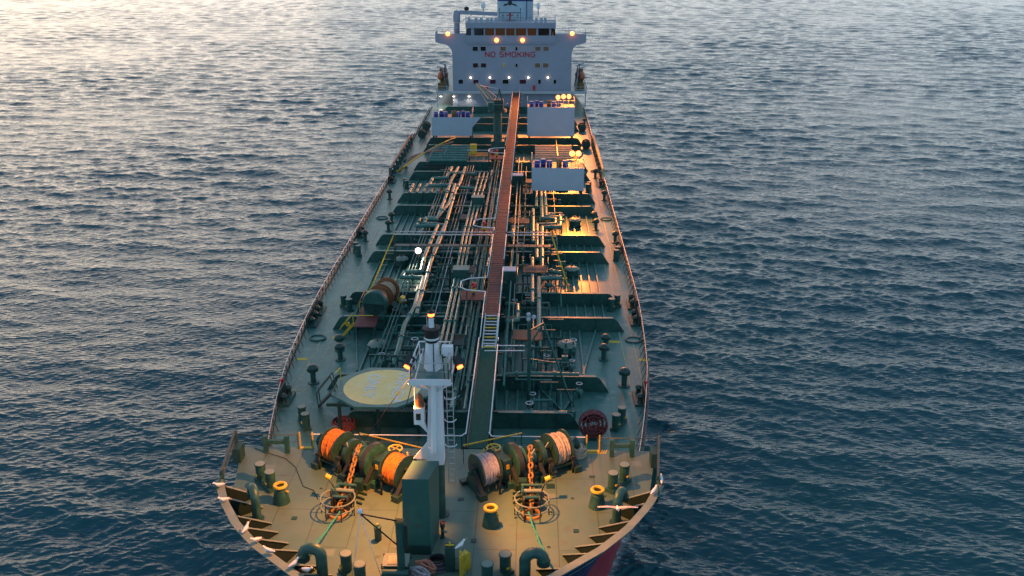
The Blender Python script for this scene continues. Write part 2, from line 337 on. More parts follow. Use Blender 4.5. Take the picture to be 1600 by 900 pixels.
# bulwark round the bow: outer shell, flat cap rail, triangular brackets
def bcurve(z): 
    f = (z/15.2)**1.5; n0 = nose(z); out = []
    for i in range(34):
        y = n0+(48.5-n0)*(i/33)**1.9
        out.append((max(0, interp(TW_, 41.5+(y-n0)*204.5/(246-n0))*(1-f)+interp(TD, 36.6+(y-n0)*209.4/(246-n0))*f), y))
    return out
lo, hi = bcurve(13.96), bcurve(15.2)
for nm, off, m_ in (('bulwark_shell', 0., HB), ('bulwark_lining', -.05, GK)):
    mb = MB()
    for s_ in (-1, 1):
        vs = [(s_*(h+off), y-off, 13.96) for h, y in lo]+[(s_*(h+off), y-off, 15.2) for h, y in hi]
        mb.add(vs, [(i, i+1, 34+i+1, 34+i) for i in range(33)], True)
    mb.build(nm, m_, ship)
capm = mat('cap_rail_paint', (.15, .2, .165), .5, (.2, .23, .19), 1.2)
mb = MB(); N = []
full = [(-h, y) for h, y in hi[::-1]]+[(h, y) for h, y in hi[1:]]
ins, outs = [], []
for i, (x, y) in enumerate(full):
    a = full[max(0, i-1)]; b = full[min(len(full)-1, i+1)]; t_ = Vector((b[0]-a[0], b[1]-a[1])).normalized(); n_ = Vector((-t_.y, t_.x))
    ins.append((x+n_.x*.36, y+n_.y*.36)); outs.append((x-n_.x*.1, y-n_.y*.1))
vs = [(x, y, 15.203) for x, y in outs]+[(x, y, 15.203) for x, y in ins]+[(x, y, 15.27) for x, y in outs]+[(x, y, 15.27) for x, y in ins]
n = len(full); fs = []
for i in range(n-1): fs += [(i, i+1, n+i+1, n+i), (2*n+i, 2*n+i+1, 3*n+i+1, 3*n+i), (i, i+1, 2*n+i+1, 2*n+i), (n+i, n+i+1, 3*n+i+1, 3*n+i)]
mb.add(vs, fs).build('cap_rail', capm, ship)
for s_ in (-1, 1):
    for d in (.6, 2.1, 3.6, 5.1, 6.6, 8.1, 9.6, 11.1, 12.6):
        # walk back from the end of the bulwark
        acc = 0; j = 33
        while acc < d and j > 1: acc += math.dist(hi[j], hi[j-1]); j -= 1
        x, y = hi[j]; a, b = hi[j+1], hi[j-1]; t_ = Vector((a[0]-b[0], a[1]-b[1])).normalized(); nn = Vector((-t_.y, t_.x))
        if nn.dot(Vector((0-x, 55-y))) < 0: nn = -nn
        lx, ly = lo[j]
        A = Vector((lx, ly, 14.01)); B = Vector((x, y, 15.19)); Cc = Vector((x+nn.x*2.3, y+nn.y*2.3, 14.01)); E_ = Vector((x+nn.x*.4, y+nn.y*.4, 15.19))
        tt = Vector((t_.x, t_.y, 0))*.03; P4 = [A, Cc, E_, B]
        vs = [p-tt for p in P4]+[p+tt for p in P4]; vs = [(s_*v.x, v.y, v.z) for v in vs]
        MB().add(vs, [(0, 1, 2, 3), (7, 6, 5, 4), (0, 4, 5, 1), (1, 5, 6, 2), (2, 6, 7, 3), (3, 7, 4, 0)]).build('bulwark_bracket', BKT, ship)
        FL_ = MB().bar((s_*Cc.x, Cc.y, 14.04), (s_*E_.x, E_.y, 15.17), .16, .03).build('bracket_flange', capm, ship)
# transverse deck girders and the stiffeners running along the deck between them
GY = [62.8, 69.0, 81.4, 87.8, 100.7, 107.0, 119.7, 126.1, 138.6, 145.0, 157.5, 163.8, 176.4, 182.7, 195.]
GX = {62.8: (-7.9, 8.3), 69.0: (-10.2, 10.8)}
for y in GY:
    xl, xr = GX.get(y, (-12.25, 13.15)); H = 1.38; c = .45
    def endc(x, s_): return [(x+s_*.95, .0), (x+s_*.8, .25), (x+s_*.3, H-.35), (x+s_*.12, H-.12), (x-s_*.2, H)]
    pl = endc(xl, -1)+endc(xr, 1)[::-1]
    gdr = MB().prism([(a, DK+b) for a, b in pl], y, y+.06, 'y').build('deck_girder', G1, ship)
    MB().box(((xl+xr)/2, y+.05, DK+H+.015), (xr-xl-.3, .34, .035)).build('girder_flange', G2, gdr)
    for k in range(6):
        x = xl+(xr-xl)*(k+.5)/6+.4
        MB().box((x, y-.06, DK+H/2), (.04, .12, H-.1)).build('web_plate', G1, gdr)
stiff = None
for bi in range(len(GY)-1):
    y0, y1 = GY[bi]+.3, GY[bi+1]-.25; wide = y1-y0 > 8
    if y0 > 150: continue
    m0 = MB().box((0, (y1-y0)/2, .13), (.05, y1-y0, .26)).box((.05, (y1-y0)/2, .27), (.15, y1-y0, .03)).mesh('deck_stiffener', G2)
    xr_ = 12 if bi > 1 else (9.4 if bi == 1 else 8)
    x = -xr_
    while x < xr_+.6:
        o = bpy.data.objects.new('deck_stiffener', m0); COL.objects.link(o); o.parent = ship; o.location = (x+.3, y0, DK+.002); x += .86 if y0 < 110 else 1.3
# splayed stiffeners in the forward bays
for px0, py0, px1, py1 in ((932, 512, 911, 587), (905, 607, 879, 645), (556, 505, 558, 580), (545, 668, 575, 700), (842, 607, 880, 645)):
    a, b = at(px0, py0, DK+.15), at(px1, py1, DK+.15); MB().bar(a, b, .14, .3).build('deck_stiffener', G2, ship)
# painted lane lines
for x in (-13.75, -12.75, 13.6, 14.65):
    for y0, y1 in ((69.2, 80.8), (90.5, 137)) if x < 0 else ((69.2, 83.), (88.5, 137)):
        MB().box((x, (y0+y1)/2, DK+.006), (.09, y1-y0, .004)).build('lane_line', MK, ship)
for s_ in (-1, 1):
    for k in range(9):
        MB().add([(s_*14.7-.5+k*.2+.5*(s_ < 0)*1-.9*(s_ > 0), 68.6, DK+.008), (s_*14.7-.4+k*.2+.5*(s_ < 0)-.9*(s_ > 0), 68.6, DK+.008), (s_*14.7-.3+k*.2+.5*(s_ < 0)-.9*(s_ > 0), 69., DK+.008), (s_*14.7-.4+k*.2+.5*(s_ < 0)-.9*(s_ > 0), 69., DK+.008)], [(0, 1, 2, 3)]).build('tread_stripe', MK, ship)
for px in (478, 905):
    for k in range(10):
        p = at(px+k*3.6+(12 if px < 600 else 6), 706, FC+.006); MB().add([(p.x, p.y-.25, FC+.006), (p.x+.09, p.y-.25, FC+.006), (p.x+.28, p.y+.25, FC+.006), (p.x+.19, p.y+.25, FC+.006)], [(0, 1, 2, 3)]).build('tread_stripe', YE, ship)
for px, py in ((496.5, 529), (990, 532), (597, 341), (947, 343), (640, 287), (930, 268)):
    p = at(px, py, DK); ring = [(p.x+.62*math.cos(t)*1.15, p.y+.62*math.sin(t)*1., DK+.06) for t in np.linspace(0, 2*math.pi, 21)[:-1]]
    h_ = MB().tube(ring, .09, 6, True).build('manhole_rim', G1, ship); MB().lathe([(.6, .03), (.0, .05)], (p.x, p.y, DK), 16).build('manhole_cover', G2, h_)
for px, py in ((527, 527), (960, 534), (472, 561), (1007, 562)):
    p = at(px, py, DK+.01); MB().box((p.x, p.y, DK+.008), (.95, .5, .006)).build('painted_patch', YE, ship)
# deck clutter welded to the forecastle: pad eyes, drain plates, rusty patches
RP = mat('rust_patch', (.1, .075, .05), .8, (.085, .12, .09), 2.5, (.35, .6))
for px, py, w_, l_, m_ in ((575, 764, 1.5, .9, RP), (525, 770, 1.3, 1., RP), (842, 775, 1.4, .8, RP), (545, 725, .9, .5, RP), (860, 760, .5, .5, GK), (925, 745, .35, .2, GK), (530, 752, .35, .3, GK), (460, 810, .3, .3, GK), (900, 830, .3, .3, GK), (740, 845, .3, .3, GK), (590, 870, .3, .3, RP), (720, 780, .35, .25, GK)):
    p = at(px, py, FC); N_ = 9; ph_ = random.random()*6
    MB().prism([(p.x+w_/2*math.cos(a)*(1+.12*math.sin(3*a+ph_)), p.y+l_/2*math.sin(a)*(1+.12*math.cos(2*a+ph_))) for a in np.linspace(0, 2*math.pi, 25)[:-1]] if m_ is RP else [(p.x-w_/2, p.y-l_/2), (p.x+w_/2, p.y-l_/2), (p.x+w_/2, p.y+l_/2), (p.x-w_/2, p.y+l_/2)], FC+.002, FC+(.005 if m_ is RP else .04)).build('rust_stain' if m_ is RP else 'pad_plate', m_, ship)
for k in range(12):
    s_ = random.choice((-1, 1)); yv = random.uniform(43, 53.5); xv = s_*random.uniform(3., max(3.5, interp(TD, yv)-3)); q_ = MB().tube([(xv-.07, yv, FC), (xv-.05, yv, FC+.08), (xv+.05, yv, FC+.08), (xv+.07, yv, FC)], .025, 5); q_.build('pad_eye', GK, ship)
#@@PART2
# ---------------------------------------------------------------- railings along both sides
def side_rail(s_, name_label):
    t = thing('deck_railing', name_label, 'railing', (s_*16, 62, DK), group='railings along the ship sides')
    pts = [(s_*(h-.2), y) for h, y in [(interp(TD, yy)*1-.32, yy) for yy in np.arange(56, 198, 1.6)]]
    def hx(y): return s_*(max(interp([(a, b) for a, b in dlt], y)-.22, 0))
    dlt = sorted([(y, h) for h, y in dl])
    P = [(hx(y), y) for y in np.arange(56., 137, 1.55)]+[(hx(y), y) for y in np.arange(166, 198, 2.)]
    for i, (x, y) in enumerate(P):
        MB().bar((x, y, DK), (x, y, DK+1.1), .06, .06).bar((x, y, DK+.95), (x-s_*.45, y-.25, DK+.03), .04, .04).build('railing_post', DRK, t)
    for seg in (P[:53], P[53:]):
        for h in (.4, .75, 1.1): MB().tube([(x, y, DK+h) for x, y in seg], .022 if h < 1.1 else .03, 5).build('hand_rail', DRK if h < 1 else RS, t)
side_rail(-1, 'dark steel guard rail along the left edge of the main deck, waves beyond')
side_rail(1, 'dark steel guard rail along the orange lit right edge of the deck')
# thick hose rails amidships
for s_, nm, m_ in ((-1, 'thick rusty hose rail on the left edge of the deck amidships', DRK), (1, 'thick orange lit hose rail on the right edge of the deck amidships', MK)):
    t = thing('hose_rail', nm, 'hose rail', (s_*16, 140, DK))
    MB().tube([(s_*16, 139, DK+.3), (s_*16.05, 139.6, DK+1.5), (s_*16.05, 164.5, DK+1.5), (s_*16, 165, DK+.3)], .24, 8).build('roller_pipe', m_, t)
    for k in range(9): MB().box((s_*15.85, 140+3*k, DK+.65), (.5, .25, 1.3)).build('support', G1, t)
# cross rails at the forecastle break
def rail(name, label, pts, z0, z1, m_, mp, gap=1.3, cat='railing', group=None, mids=1, r=.035, posts=True):
    t = thing(name, label, cat, tuple(pts[0]), group=group)
    MB().tube(pts, r, 6).build('top_rail', m_, t)
    for k in range(mids):
        MB().tube([(p[0], p[1], p[2]-(z1-z0)*(k+1)/(mids+1)) for p in pts], .018, 4).build('middle_rail', mp, t)
    if posts:
        for a, b in zip(pts[:-1], pts[1:]):
            n = max(1, int(math.dist(a, b)/gap))
            for k in range(n+1):
                f = k/n; q = [a[i]+(b[i]-a[i])*f for i in range(3)]
                MB().bar((q[0], q[1], q[2]-(z1-z0)), tuple(q), .045, .045).build('rail_post', mp, t)
    return t
zr = FC+1.05; yb = BRK-.12
def bx(px, py=676): return at(px, py, zr).x
rail('break_railing', 'white topped handrail on the forecastle edge, left of the mast', [(bx(487), yb, zr), (bx(722), yb, zr), (bx(729), yb+.5, zr)], FC, zr, WH, DRK, group='handrails at the forecastle edge')
rail('break_railing', 'white topped handrail on the forecastle edge, right of the green gangway', [(bx(764), yb+.5, zr), (bx(769), yb, zr), (bx(914), yb, zr)], FC, zr, WH, DRK, group='handrails at the forecastle edge')
rail('corner_railing', 'thin dark railing at the left end of the forecastle edge', [(bx(367), yb-.1, zr), (bx(466), yb-.1, zr)], FC, zr, DRK, DRK, 1.5)
rail('corner_railing', 'thin dark railing at the right end of the forecastle edge', [(bx(938), yb-.1, zr), (bx(1028), yb-.1, zr)], FC, zr, DRK, DRK, 1.5)
for (a, b, nm) in (((562, 677), (660, 700), 'sloping yellow handrail between left winch and mast'), ((724, 696), (815, 677), 'sloping yellow handrail behind the right winch')):
    p, q = at(*a, FC+1.3), at(*b, FC+1.3); rail('yellow_handrail', nm, [tuple(p), tuple(q)], FC, FC+1.3, YE, DRK, 1.4, mids=0, r=.05)
for px, nm in ((469, 'left'), (916, 'right')):
    t = thing('ladder_gate', 'small yellow gate posts at the %s ladder down from the forecastle' % nm, 'gate', (bx(px), yb, FC))
    for k in (0, 20): MB().bar((bx(px+k), yb, FC), (bx(px+k), yb, FC+1.2), .08, .08).build('gate_post', YE, t)
    MB().box((bx(px+10), yb+.02, FC+.03), (.9, .25, .04)).build('step', YE, t)
for px, nm in ((419, 'left'), (954, 'right')):
    x0 = at(px, 702, FC).x; x1 = at(px+(33 if px < 600 else 31), 702, FC).x; y = BRK-.7
    t = thing('cable_roller_stand', 'heavy green H shaped frame near the %s end of the forecastle edge' % nm, 'frame', (x0, y, FC))
    for x in (x0, x1): MB().box((x, y, FC+.62), (.28, .3, 1.24)).build('upright', G1, t)
    MB().box(((x0+x1)/2, y, FC+.8), (x1-x0-.28, .22, .26)).build('crossbar', G1, t)
for s_ in (-1, 1):
    p = at(370 if s_ < 0 else 1028, 745, FC)
    t = thing('fairlead_gate', 'tall dark opening frame at the %s end of the bow bulwark' % ('left' if s_ < 0 else 'right'), 'fairlead', (s_*13.3, 50, FC))
    MB().box((s_*13.0, 48.7, FC+.85), (.18, .25, 1.7)).build('upright', GK, t)
    MB().box((s_*13.65, 53.6, FC+.85), (.18, .25, 1.7)).build('upright', GK, t)
    MB().bar((s_*13.0, 48.7, FC+1.7), (s_*13.65, 53.6, FC+1.7), .14, .14).build('top_bar', DRK, t)
    MB().bar((s_*13.0, 48.7, FC+1.2), (s_*13.65, 53.6, FC+1.2), .08, .08).build('middle_bar', DRK, t)
    MB().bar((s_*13.0, 48.8, FC+1.6), (s_*12.9, 47.3, FC+1.2), .1, .1).build('brace', G1, t)
    MB().box((s_*13.35, 53.0, FC+.5), (.5, 1.0, 1.0)).build('roller_block', GK, t)

# ---------------------------------------------------------------- bollards, vents and other fittings
def bitts_proto():
    t = thing('double_bollard', 'x', 'bollard', (0, 0, 0))
    base = MB().box((0, 0, .12), (.62, 2.0, .24)).build('base', G1, t, False)
    for k in (-1, 1):
        p = MB().lathe([(.3, .24), (.3, 1.15), (.35, 1.2), (.35, 1.27), (0, 1.28)], (0, k*.62, 0), 14).build('post', G1, t, False)
        MB().lathe([(.31, 0), (.3, .012), (0, .014)], (0, k*.62, 1.275), 14).build('pale_top', capm, p, False)  # paler disc capping each post
        MB().box((.3, k*.62-.05, .55), (.1, .2, .1)).build('rope_lug', YE, p, False)
    return t
BP = bitts_proto(); first = [True]
def place(proto, flag, loc, rz, label, group, sc=None):
    if flag[0]:
        flag[0] = False; proto.location = loc; proto.rotation_euler = (0, 0, rz); proto['label'] = label; proto['group'] = group
        if sc: proto.scale = (sc,)*3
        return proto
    return dup(proto, loc, rz, label, group, sc)
for (a, b, z, lb) in (((410, 753), (423, 764), FC, 'green bollard pair on the left forecastle beside the yellow rimmed vent'),
        ((958, 766), (974, 754), FC, 'green bollard pair on the right forecastle, casting a shadow to the right'),
        ((543, 896), (563, 912), FC, 'pair of bollard posts at the bottom edge of the photo, left of the gauge box'),
        ((762, 912), (789, 897), FC, 'pair of bollard posts at the bottom edge, beside the right gooseneck vent'),
        ((473, 658), (479, 670), DK, 'pair of bollard posts on the left main deck just behind the forecastle'),
        ((962, 671), (971, 660), DK, 'pair of bollard posts on the right main deck beside the red hose reel'),
        ((535, 478), (549, 488), DK, 'big pair of bollard posts left of the orange rope winch amidships'),
        ((953, 487), (966, 478), DK, 'big pair of bollard posts at the right end of the fifth deck girder'),
        ((555, 393), (562, 402), DK, 'pair of bollard posts on the left deck beside the rail, fourth girder'),
        ((966, 399), (961, 410), DK, 'pair of bollard posts on the right deck beside the rail, fourth girder'),
        ((632, 290), (637, 297), DK, 'small pair of bollards on the left deck behind the rearmost visible girder'),
        ((917, 303), (922, 296), DK, 'small pair of bollards at the lower right corner of the lower white screen')):
    p, q = at(*a, z), at(*b, z); c = (p+q)/2; place(BP, first, tuple(c), math.atan2(q.y-p.y, q.x-p.x)-math.pi/2, lb, 'double bollards along the deck')
def vent_proto():
    t = thing('mushroom_vent', 'x', 'vent', (0, 0, 0))
    MB().lathe([(.42, 0), (.42, .08), (.2, .1), (.2, .9)], (0, 0, 0), 12).build('pipe', G1, t, False)
    MB().lathe([(.2, .9), (.4, .95), (.42, 1.2), (.25, 1.38), (0, 1.42)], (0, 0, 0), 12).build('cap', GK, t, False)
    return t
VP = vent_proto(); vf = [True]
for px, py, z, sc, lb in ((531, 547, DK, 1.05, 'rear mushroom vent of the pair left of the helicopter circle'), (532, 562, DK, 1.1, 'front mushroom vent of the pair left of the yellow circle'),
        (946, 545, DK, 1., 'rear mushroom vent of the pair on the right deck'), (943, 562, DK, 1.05, 'front mushroom vent of the pair on the right deck'),
        (612, 348, DK, 1, 'mushroom vent on the left deck between the second and third girders, rear one'), (607, 361, DK, 1, 'mushroom vent on the left deck between the second and third girders, front one'),
        (928, 347, DK, 1, 'mushroom vent on the right deck behind the third girder, rear one'), (931, 359, DK, 1, 'mushroom vent on the right deck behind the third girder, front one'),
        (634, 262, DK, 1, 'mushroom vent on the far left deck near the hoses'), (609, 311, DK, 1, 'mushroom vent on the left deck by the rail, beside the rearmost visible girder'),
        (571, 377, DK, 1, 'mushroom vent on the left deck lane beside the fourth girder'), (961, 379, DK, 1, 'mushroom vent on the right deck beside the third and fourth girders'),
        (944, 313, DK, 1, 'dark vent on the right deck right of the lower white screen'), (930, 278, DK, 1, 'vent on the warm lit deck right of the lower white screen top'),
        (913, 196, DK, 1, 'vent on the far right deck beside the upper white screen'), (490, 598, DK, 1.15, 'ringed vent standing in the left deck lane near the ladder'), (975, 603, DK, 1.15, 'ringed vent standing on the right deck lane')):
    place(VP, vf, tuple(at(px, py, z)), 0, lb, 'vents on the main deck', sc)
def cone_vent(px, py, lb, s=1.):
    p = at(px, py, FC); t = thing('cone_vent', lb, 'vent', tuple(p), group='yellow rimmed vents on the forecastle')
    MB().lathe([(.52, 0), (.36, .85), (.3, .88), (.3, 1.05)], (0, 0, 0), 18).build('body', G1, t, False)
    MB().tube([(.33*math.cos(a), .33*math.sin(a), 1.12) for a in np.linspace(0, 2*math.pi, 21)[:-1]], .1, 8, True).build('rim', YE, t, False)
    MB().lathe([(.3, 1.06), (0, 1.05)], (0, 0, 0), 16).build('mouth', BK, t, False)
    MB().cyl((.3, -.1, .8), (.5, -.15, .8), .07, n=8).build('clamp', YE, t, False)
cone_vent(440, 784, 'yellow rimmed vent on the left forecastle, in front of the bollards')
cone_vent(933, 791, 'yellow rimmed vent on the right forecastle, near the gooseneck pipe')
cone_vent(767, 820, 'yellow rimmed vent in the middle of the forecastle, in front of the grey rope drum')
def goose(px, py, dirx, diry, lb, h=1.7, r=.26):
    p = at(px, py, FC); t = thing('gooseneck_vent', lb, 'vent', tuple(p), group='gooseneck vents on the forecastle')
    R_ = .48; pts = [(0, 0, 0), (0, 0, h-.4)]+[(dirx*(R_-R_*math.cos(a)), diry*(R_-R_*math.cos(a)), h-.4+R_*math.sin(a)) for a in np.linspace(.25, math.pi, 9)]
    MB().tube(pts, r, 14).build('pipe', G1, t, False)
    e = pts[-1]; MB().cyl((e[0], e[1], e[2]-.02), (e[0], e[1], e[2]-.28), r+.07, r+.05, 14).build('hood', GK, t, False)
    MB().lathe([(.42, 0), (.42, .06), (.2, .07)], (0, 0, 0), 14).build('flange', GK, t, False)
goose(402, 811, -.45, .9, 'green gooseneck vent pipe beside the left bulwark')
goose(963, 817, .45, .9, 'green gooseneck vent pipe beside the right bulwark')
goose(505, 907, -1, .1, 'green gooseneck vent pipe at the bottom edge of the photo on the left', 1.9, .3)
goose(820, 914, 1, .1, 'green gooseneck vent pipe at the bottom edge of the photo on the right', 1.9, .3)
def fairlead(px, py, s_, lb):
    p = at(px, py, DK); x = (float(np.interp(p.y, [b_ for a_, b_ in dl], [a_ for a_, b_ in dl]))-.75)*s_; t = thing('roller_fairlead', lb, 'fairlead', (x, p.y, DK), group='roller fairleads at the deck edges')
    MB().box((x, p.y, DK+.1), (.9, 2.4, .2)).build('base', G1, t)
    for k in (-.75, .75): MB().lathe([(.26, .2), (.2, .3), (.2, .6), (.3, .75), (.12, .95), (0, .96)], (x, p.y+k, DK), 12).build('roller', GK, t)
    MB().box((x+s_*.4, p.y, DK+.6), (.12, 2.6, .9)).build('back_plate', GK, t)
for i, (pl, pr) in enumerate((((489, 487), (1000, 478)), ((441, 625), (1011, 625)), ((568, 368), (973, 392)), ((613, 284), (947, 290)), ((483, 505), (1006, 503)))):
    w_ = ('beside the big bollards', 'near the red life ring', 'beside the fourth girder', 'beside the hose rail', 'just ahead of the big bollards')[i]
    fairlead(*pl, -1, 'dark roller fairlead on the left deck edge '+w_); fairlead(*pr, 1, 'dark roller fairlead on the right deck edge '+w_)
for px, py, s_, n in ((443, 601, -1, 'left'), (1014, 604, 1, 'right')):
    p = at(px, py, DK+.7); c = Vector((s_*(float(np.interp(p.y, [b_ for a_, b_ in dl], [a_ for a_, b_ in dl]))-.25), p.y, DK+.8))
    single(MB().tube([(c.x, c.y+.34*math.cos(a), c.z+.34*math.sin(a)) for a in np.linspace(0, 2*math.pi, 17)[:-1]], .1, 8, True), 'life_ring', RE, 'red life ring hung on the %s deck railing' % n, 'life ring', 'life rings on the railings')
def hydrant(px, py, z, lb, m2=RE):
    p = at(px, py, z); t = thing('fire_hydrant', lb, 'hydrant', tuple(p))
    MB().lathe([(.16, 0), (.1, .05), (.09, .7), (.14, .72), (.14, .85), (0, .86)], (0, 0, 0), 10).build('standpipe', GK, t, False)
    MB().cyl((-.02, -.1, .55), (.25, -.2, .5), .07, n=8).build('outlet', capm, t, False); MB().tube([(.13*math.cos(a), .13*math.sin(a), .98) for a in np.linspace(0, 2*math.pi, 11)[:-1]], .04, 6, True).build('handwheel', m2, t, False)
hydrant(692, 840, FC, 'small fire hydrant with red wheel beside the green pedestal'); 
p = at(591, 843, FC); t = thing('sounding_post', 'green capped post standing left of the green pedestal on the forecastle', 'post', tuple(p))
MB().lathe([(.2, 0), (.2, .75), (.22, .78), (.22, .86), (0, .88)], (0, 0, 0), 14).build('body', G1, t, False); MB().cyl((0, 0, .88), (0, 0, 1.05), .05, n=8).build('cap_bolt', YE, t, False)
# coil reels of dark red hose
for px, py, rr, lb in ((537, 672, .82, 'dark red hose coil on the main deck behind the orange drum'), (926, 684, 1.0, 'round dark red hose reel behind the right forecastle rail')):
    p = at(px, py, DK); t = thing('hose_reel', lb, 'hose reel', tuple(p))
    MAR = bpy.data.materials.get('hose_maroon') or mat('hose_maroon', (.14, .03, .035), .8, (.3, .1, .1), 7, (.5, .6))
    tilt = 0 if px < 700 else 1
    for k in range(6):
        for r_ in (rr, rr*.72, rr*.42):
            if tilt: ring = [((r_)*math.cos(a), -.3+k*.11, rr+.15+r_*math.sin(a)) for a in np.linspace(0, 2*math.pi, 25)[:-1]]
            else: ring = [(r_*math.cos(a)+random.uniform(-.02, .02), r_*math.sin(a), .08+k*.13) for a in np.linspace(0, 2*math.pi, 25)[:-1]]
            MB().tube(ring, .07, 5, True).build('hose_turn', MAR, t, False)
    if tilt:
        for a in np.linspace(0, math.pi, 7)[:-1]: MB().bar((-rr*1.05*math.cos(a), -.42, rr+.15-rr*1.05*math.sin(a)), (rr*1.05*math.cos(a), -.42, rr+.15+rr*1.05*math.sin(a)), .05, .05).build('spoke', MAR, t, False)
        MB().box((0, 0, .1), (.5, .9, .2)).build('stand', GK, t, False)
# coiled ropes lying next to the outer drums
for px, py, m_, lb, sx in ((515, 706, GR, 'grey coil of mooring rope lying left of the orange drum', 1), (891, 710, BE, 'beige coil of mooring rope lying right of the beige drum', 1.2)):
    p = at(px, py, FC); t = thing('rope_coil', lb, 'rope', tuple(p), group='coiled mooring ropes')
    for k in range(7):
        r_ = .95-.055*k; off = random.uniform(-.12, .12)
        MB().tube([(off+r_*sx*math.cos(a), off*.5+r_*.75*math.sin(a), .07+k*.085+.03*math.sin(3*a+k)) for a in np.linspace(0, 2*math.pi, 29)[:-1]], .075, 6, True).build('rope_turn', m_, t, False)
        MB().tube([(off+r_*.8*sx*math.cos(a), off*.5+r_*.58*math.sin(a), .07+k*.085+.03*math.sin(2*a+k)) for a in np.linspace(0, 2*math.pi, 25)[:-1]], .075, 6, True).build('rope_turn', m_, t, False)

# ---------------------------------------------------------------- windlasses and winches
def wound(rad, x0, x1, rr=.066, n=20):                    # rope wound on a drum along local X
    pts = []; turns = int((x1-x0)/(rr*1.9)); N = turns*n
    for i in range(N+1):
        a = 2*math.pi*i/n; w_ = .03*math.sin(a*.37)+.035*math.sin(a*.071+1); pts.append((x0+(x1-x0)*i/N+w_*.6, (rad+w_)*math.cos(a), (rad+w_)*math.sin(a)))
    return pts
def drum(t, x0, x1, rr, fr, rope, zc, fm=G1, nm='rope_drum'):
    d = MB().lathe([(fr, x0), (fr, x0+.07), (rr*.9, x0+.08), (rr*.9, x1-.08), (fr, x1-.07), (fr, x1)], (0, 0, zc), 28, (1, 0, 0)).lathe([(0.01, x0), (fr, x0)], (0, 0, zc), 28, (1, 0, 0)).lathe([(0.01, x1), (fr, x1)], (0, 0, zc), 28, (1, 0, 0)).build(nm, fm, t, False)
    if rope:
        MB().tube([(a, b, c+zc) for a, b, c in wound(rr, x0+.13, x1-.13)], .075, 6).build('wound_rope', rope, d, False)
        MB().lathe([(rr-.01, x0+.1), (rr-.01, x1-.1)], (0, 0, zc), 24, (1, 0, 0)).build('rope_core', rope, d, False)
def disc(t, x0, x1, r, zc, m_=G1, nm='brake_disc', ri=None):
    pr = [(.01, x0), (r*.86, x0), (r*.86, x0+.03), (r, x0+.03), (r, x1-.03), (r*.86, x1-.03), (r*.86, x1), (.01, x1)]
    return MB().lathe(pr, (0, 0, zc), 26, (1, 0, 0)).build(nm, m_, t, False)
def frame_(t, x, zc, w_=.16, y0=-1.0, y1=.9, m_=GK):
    MB().prism([(y0, 0), (y1, 0), (y1, .16), (.28, zc+.1), (.1, zc+.3), (-.2, zc+.3), (-.35, zc+.1), (y0, .18)], x-w_/2, x+w_/2, 'x').build('bearing_frame', m_, t, False)
def chain(pts, ln, r, par, m_):
    # links of one chain laid along a polyline, alternately flat and upright
    o0 = [None, None]; L = [math.dist(a, b) for a, b in zip(pts[:-1], pts[1:])]; tot = sum(L); n = int(tot/(ln*.68)); k = 0
    a_ = ln/2-r; b_ = ln*.3-r*.3
    base = MB().tube([(a_*math.copysign(abs(math.cos(q))**.7, math.cos(q)), b_*math.sin(q), 0) for q in np.linspace(0, 2*math.pi, 15)[:-1]], r, 6, True).mesh('chain_link', m_)
    for i in range(n):
        d = tot*(i+.5)/n; j = 0
        while d > L[j]: d -= L[j]; j += 1
        A, B = Vector(pts[j]), Vector(pts[j+1]); p = A+(B-A)*(d/L[j]); q = (B-A).to_track_quat('X', 'Z')
        o = bpy.data.objects.new('chain_link', base); COL.objects.link(o); o.parent = par; o.location = p-Vector(parent_loc(par))
        o.rotation_euler = (q @ Matrix.Rotation(math.pi/2*(i % 2)+.5, 3, 'X').to_quaternion()).to_euler()
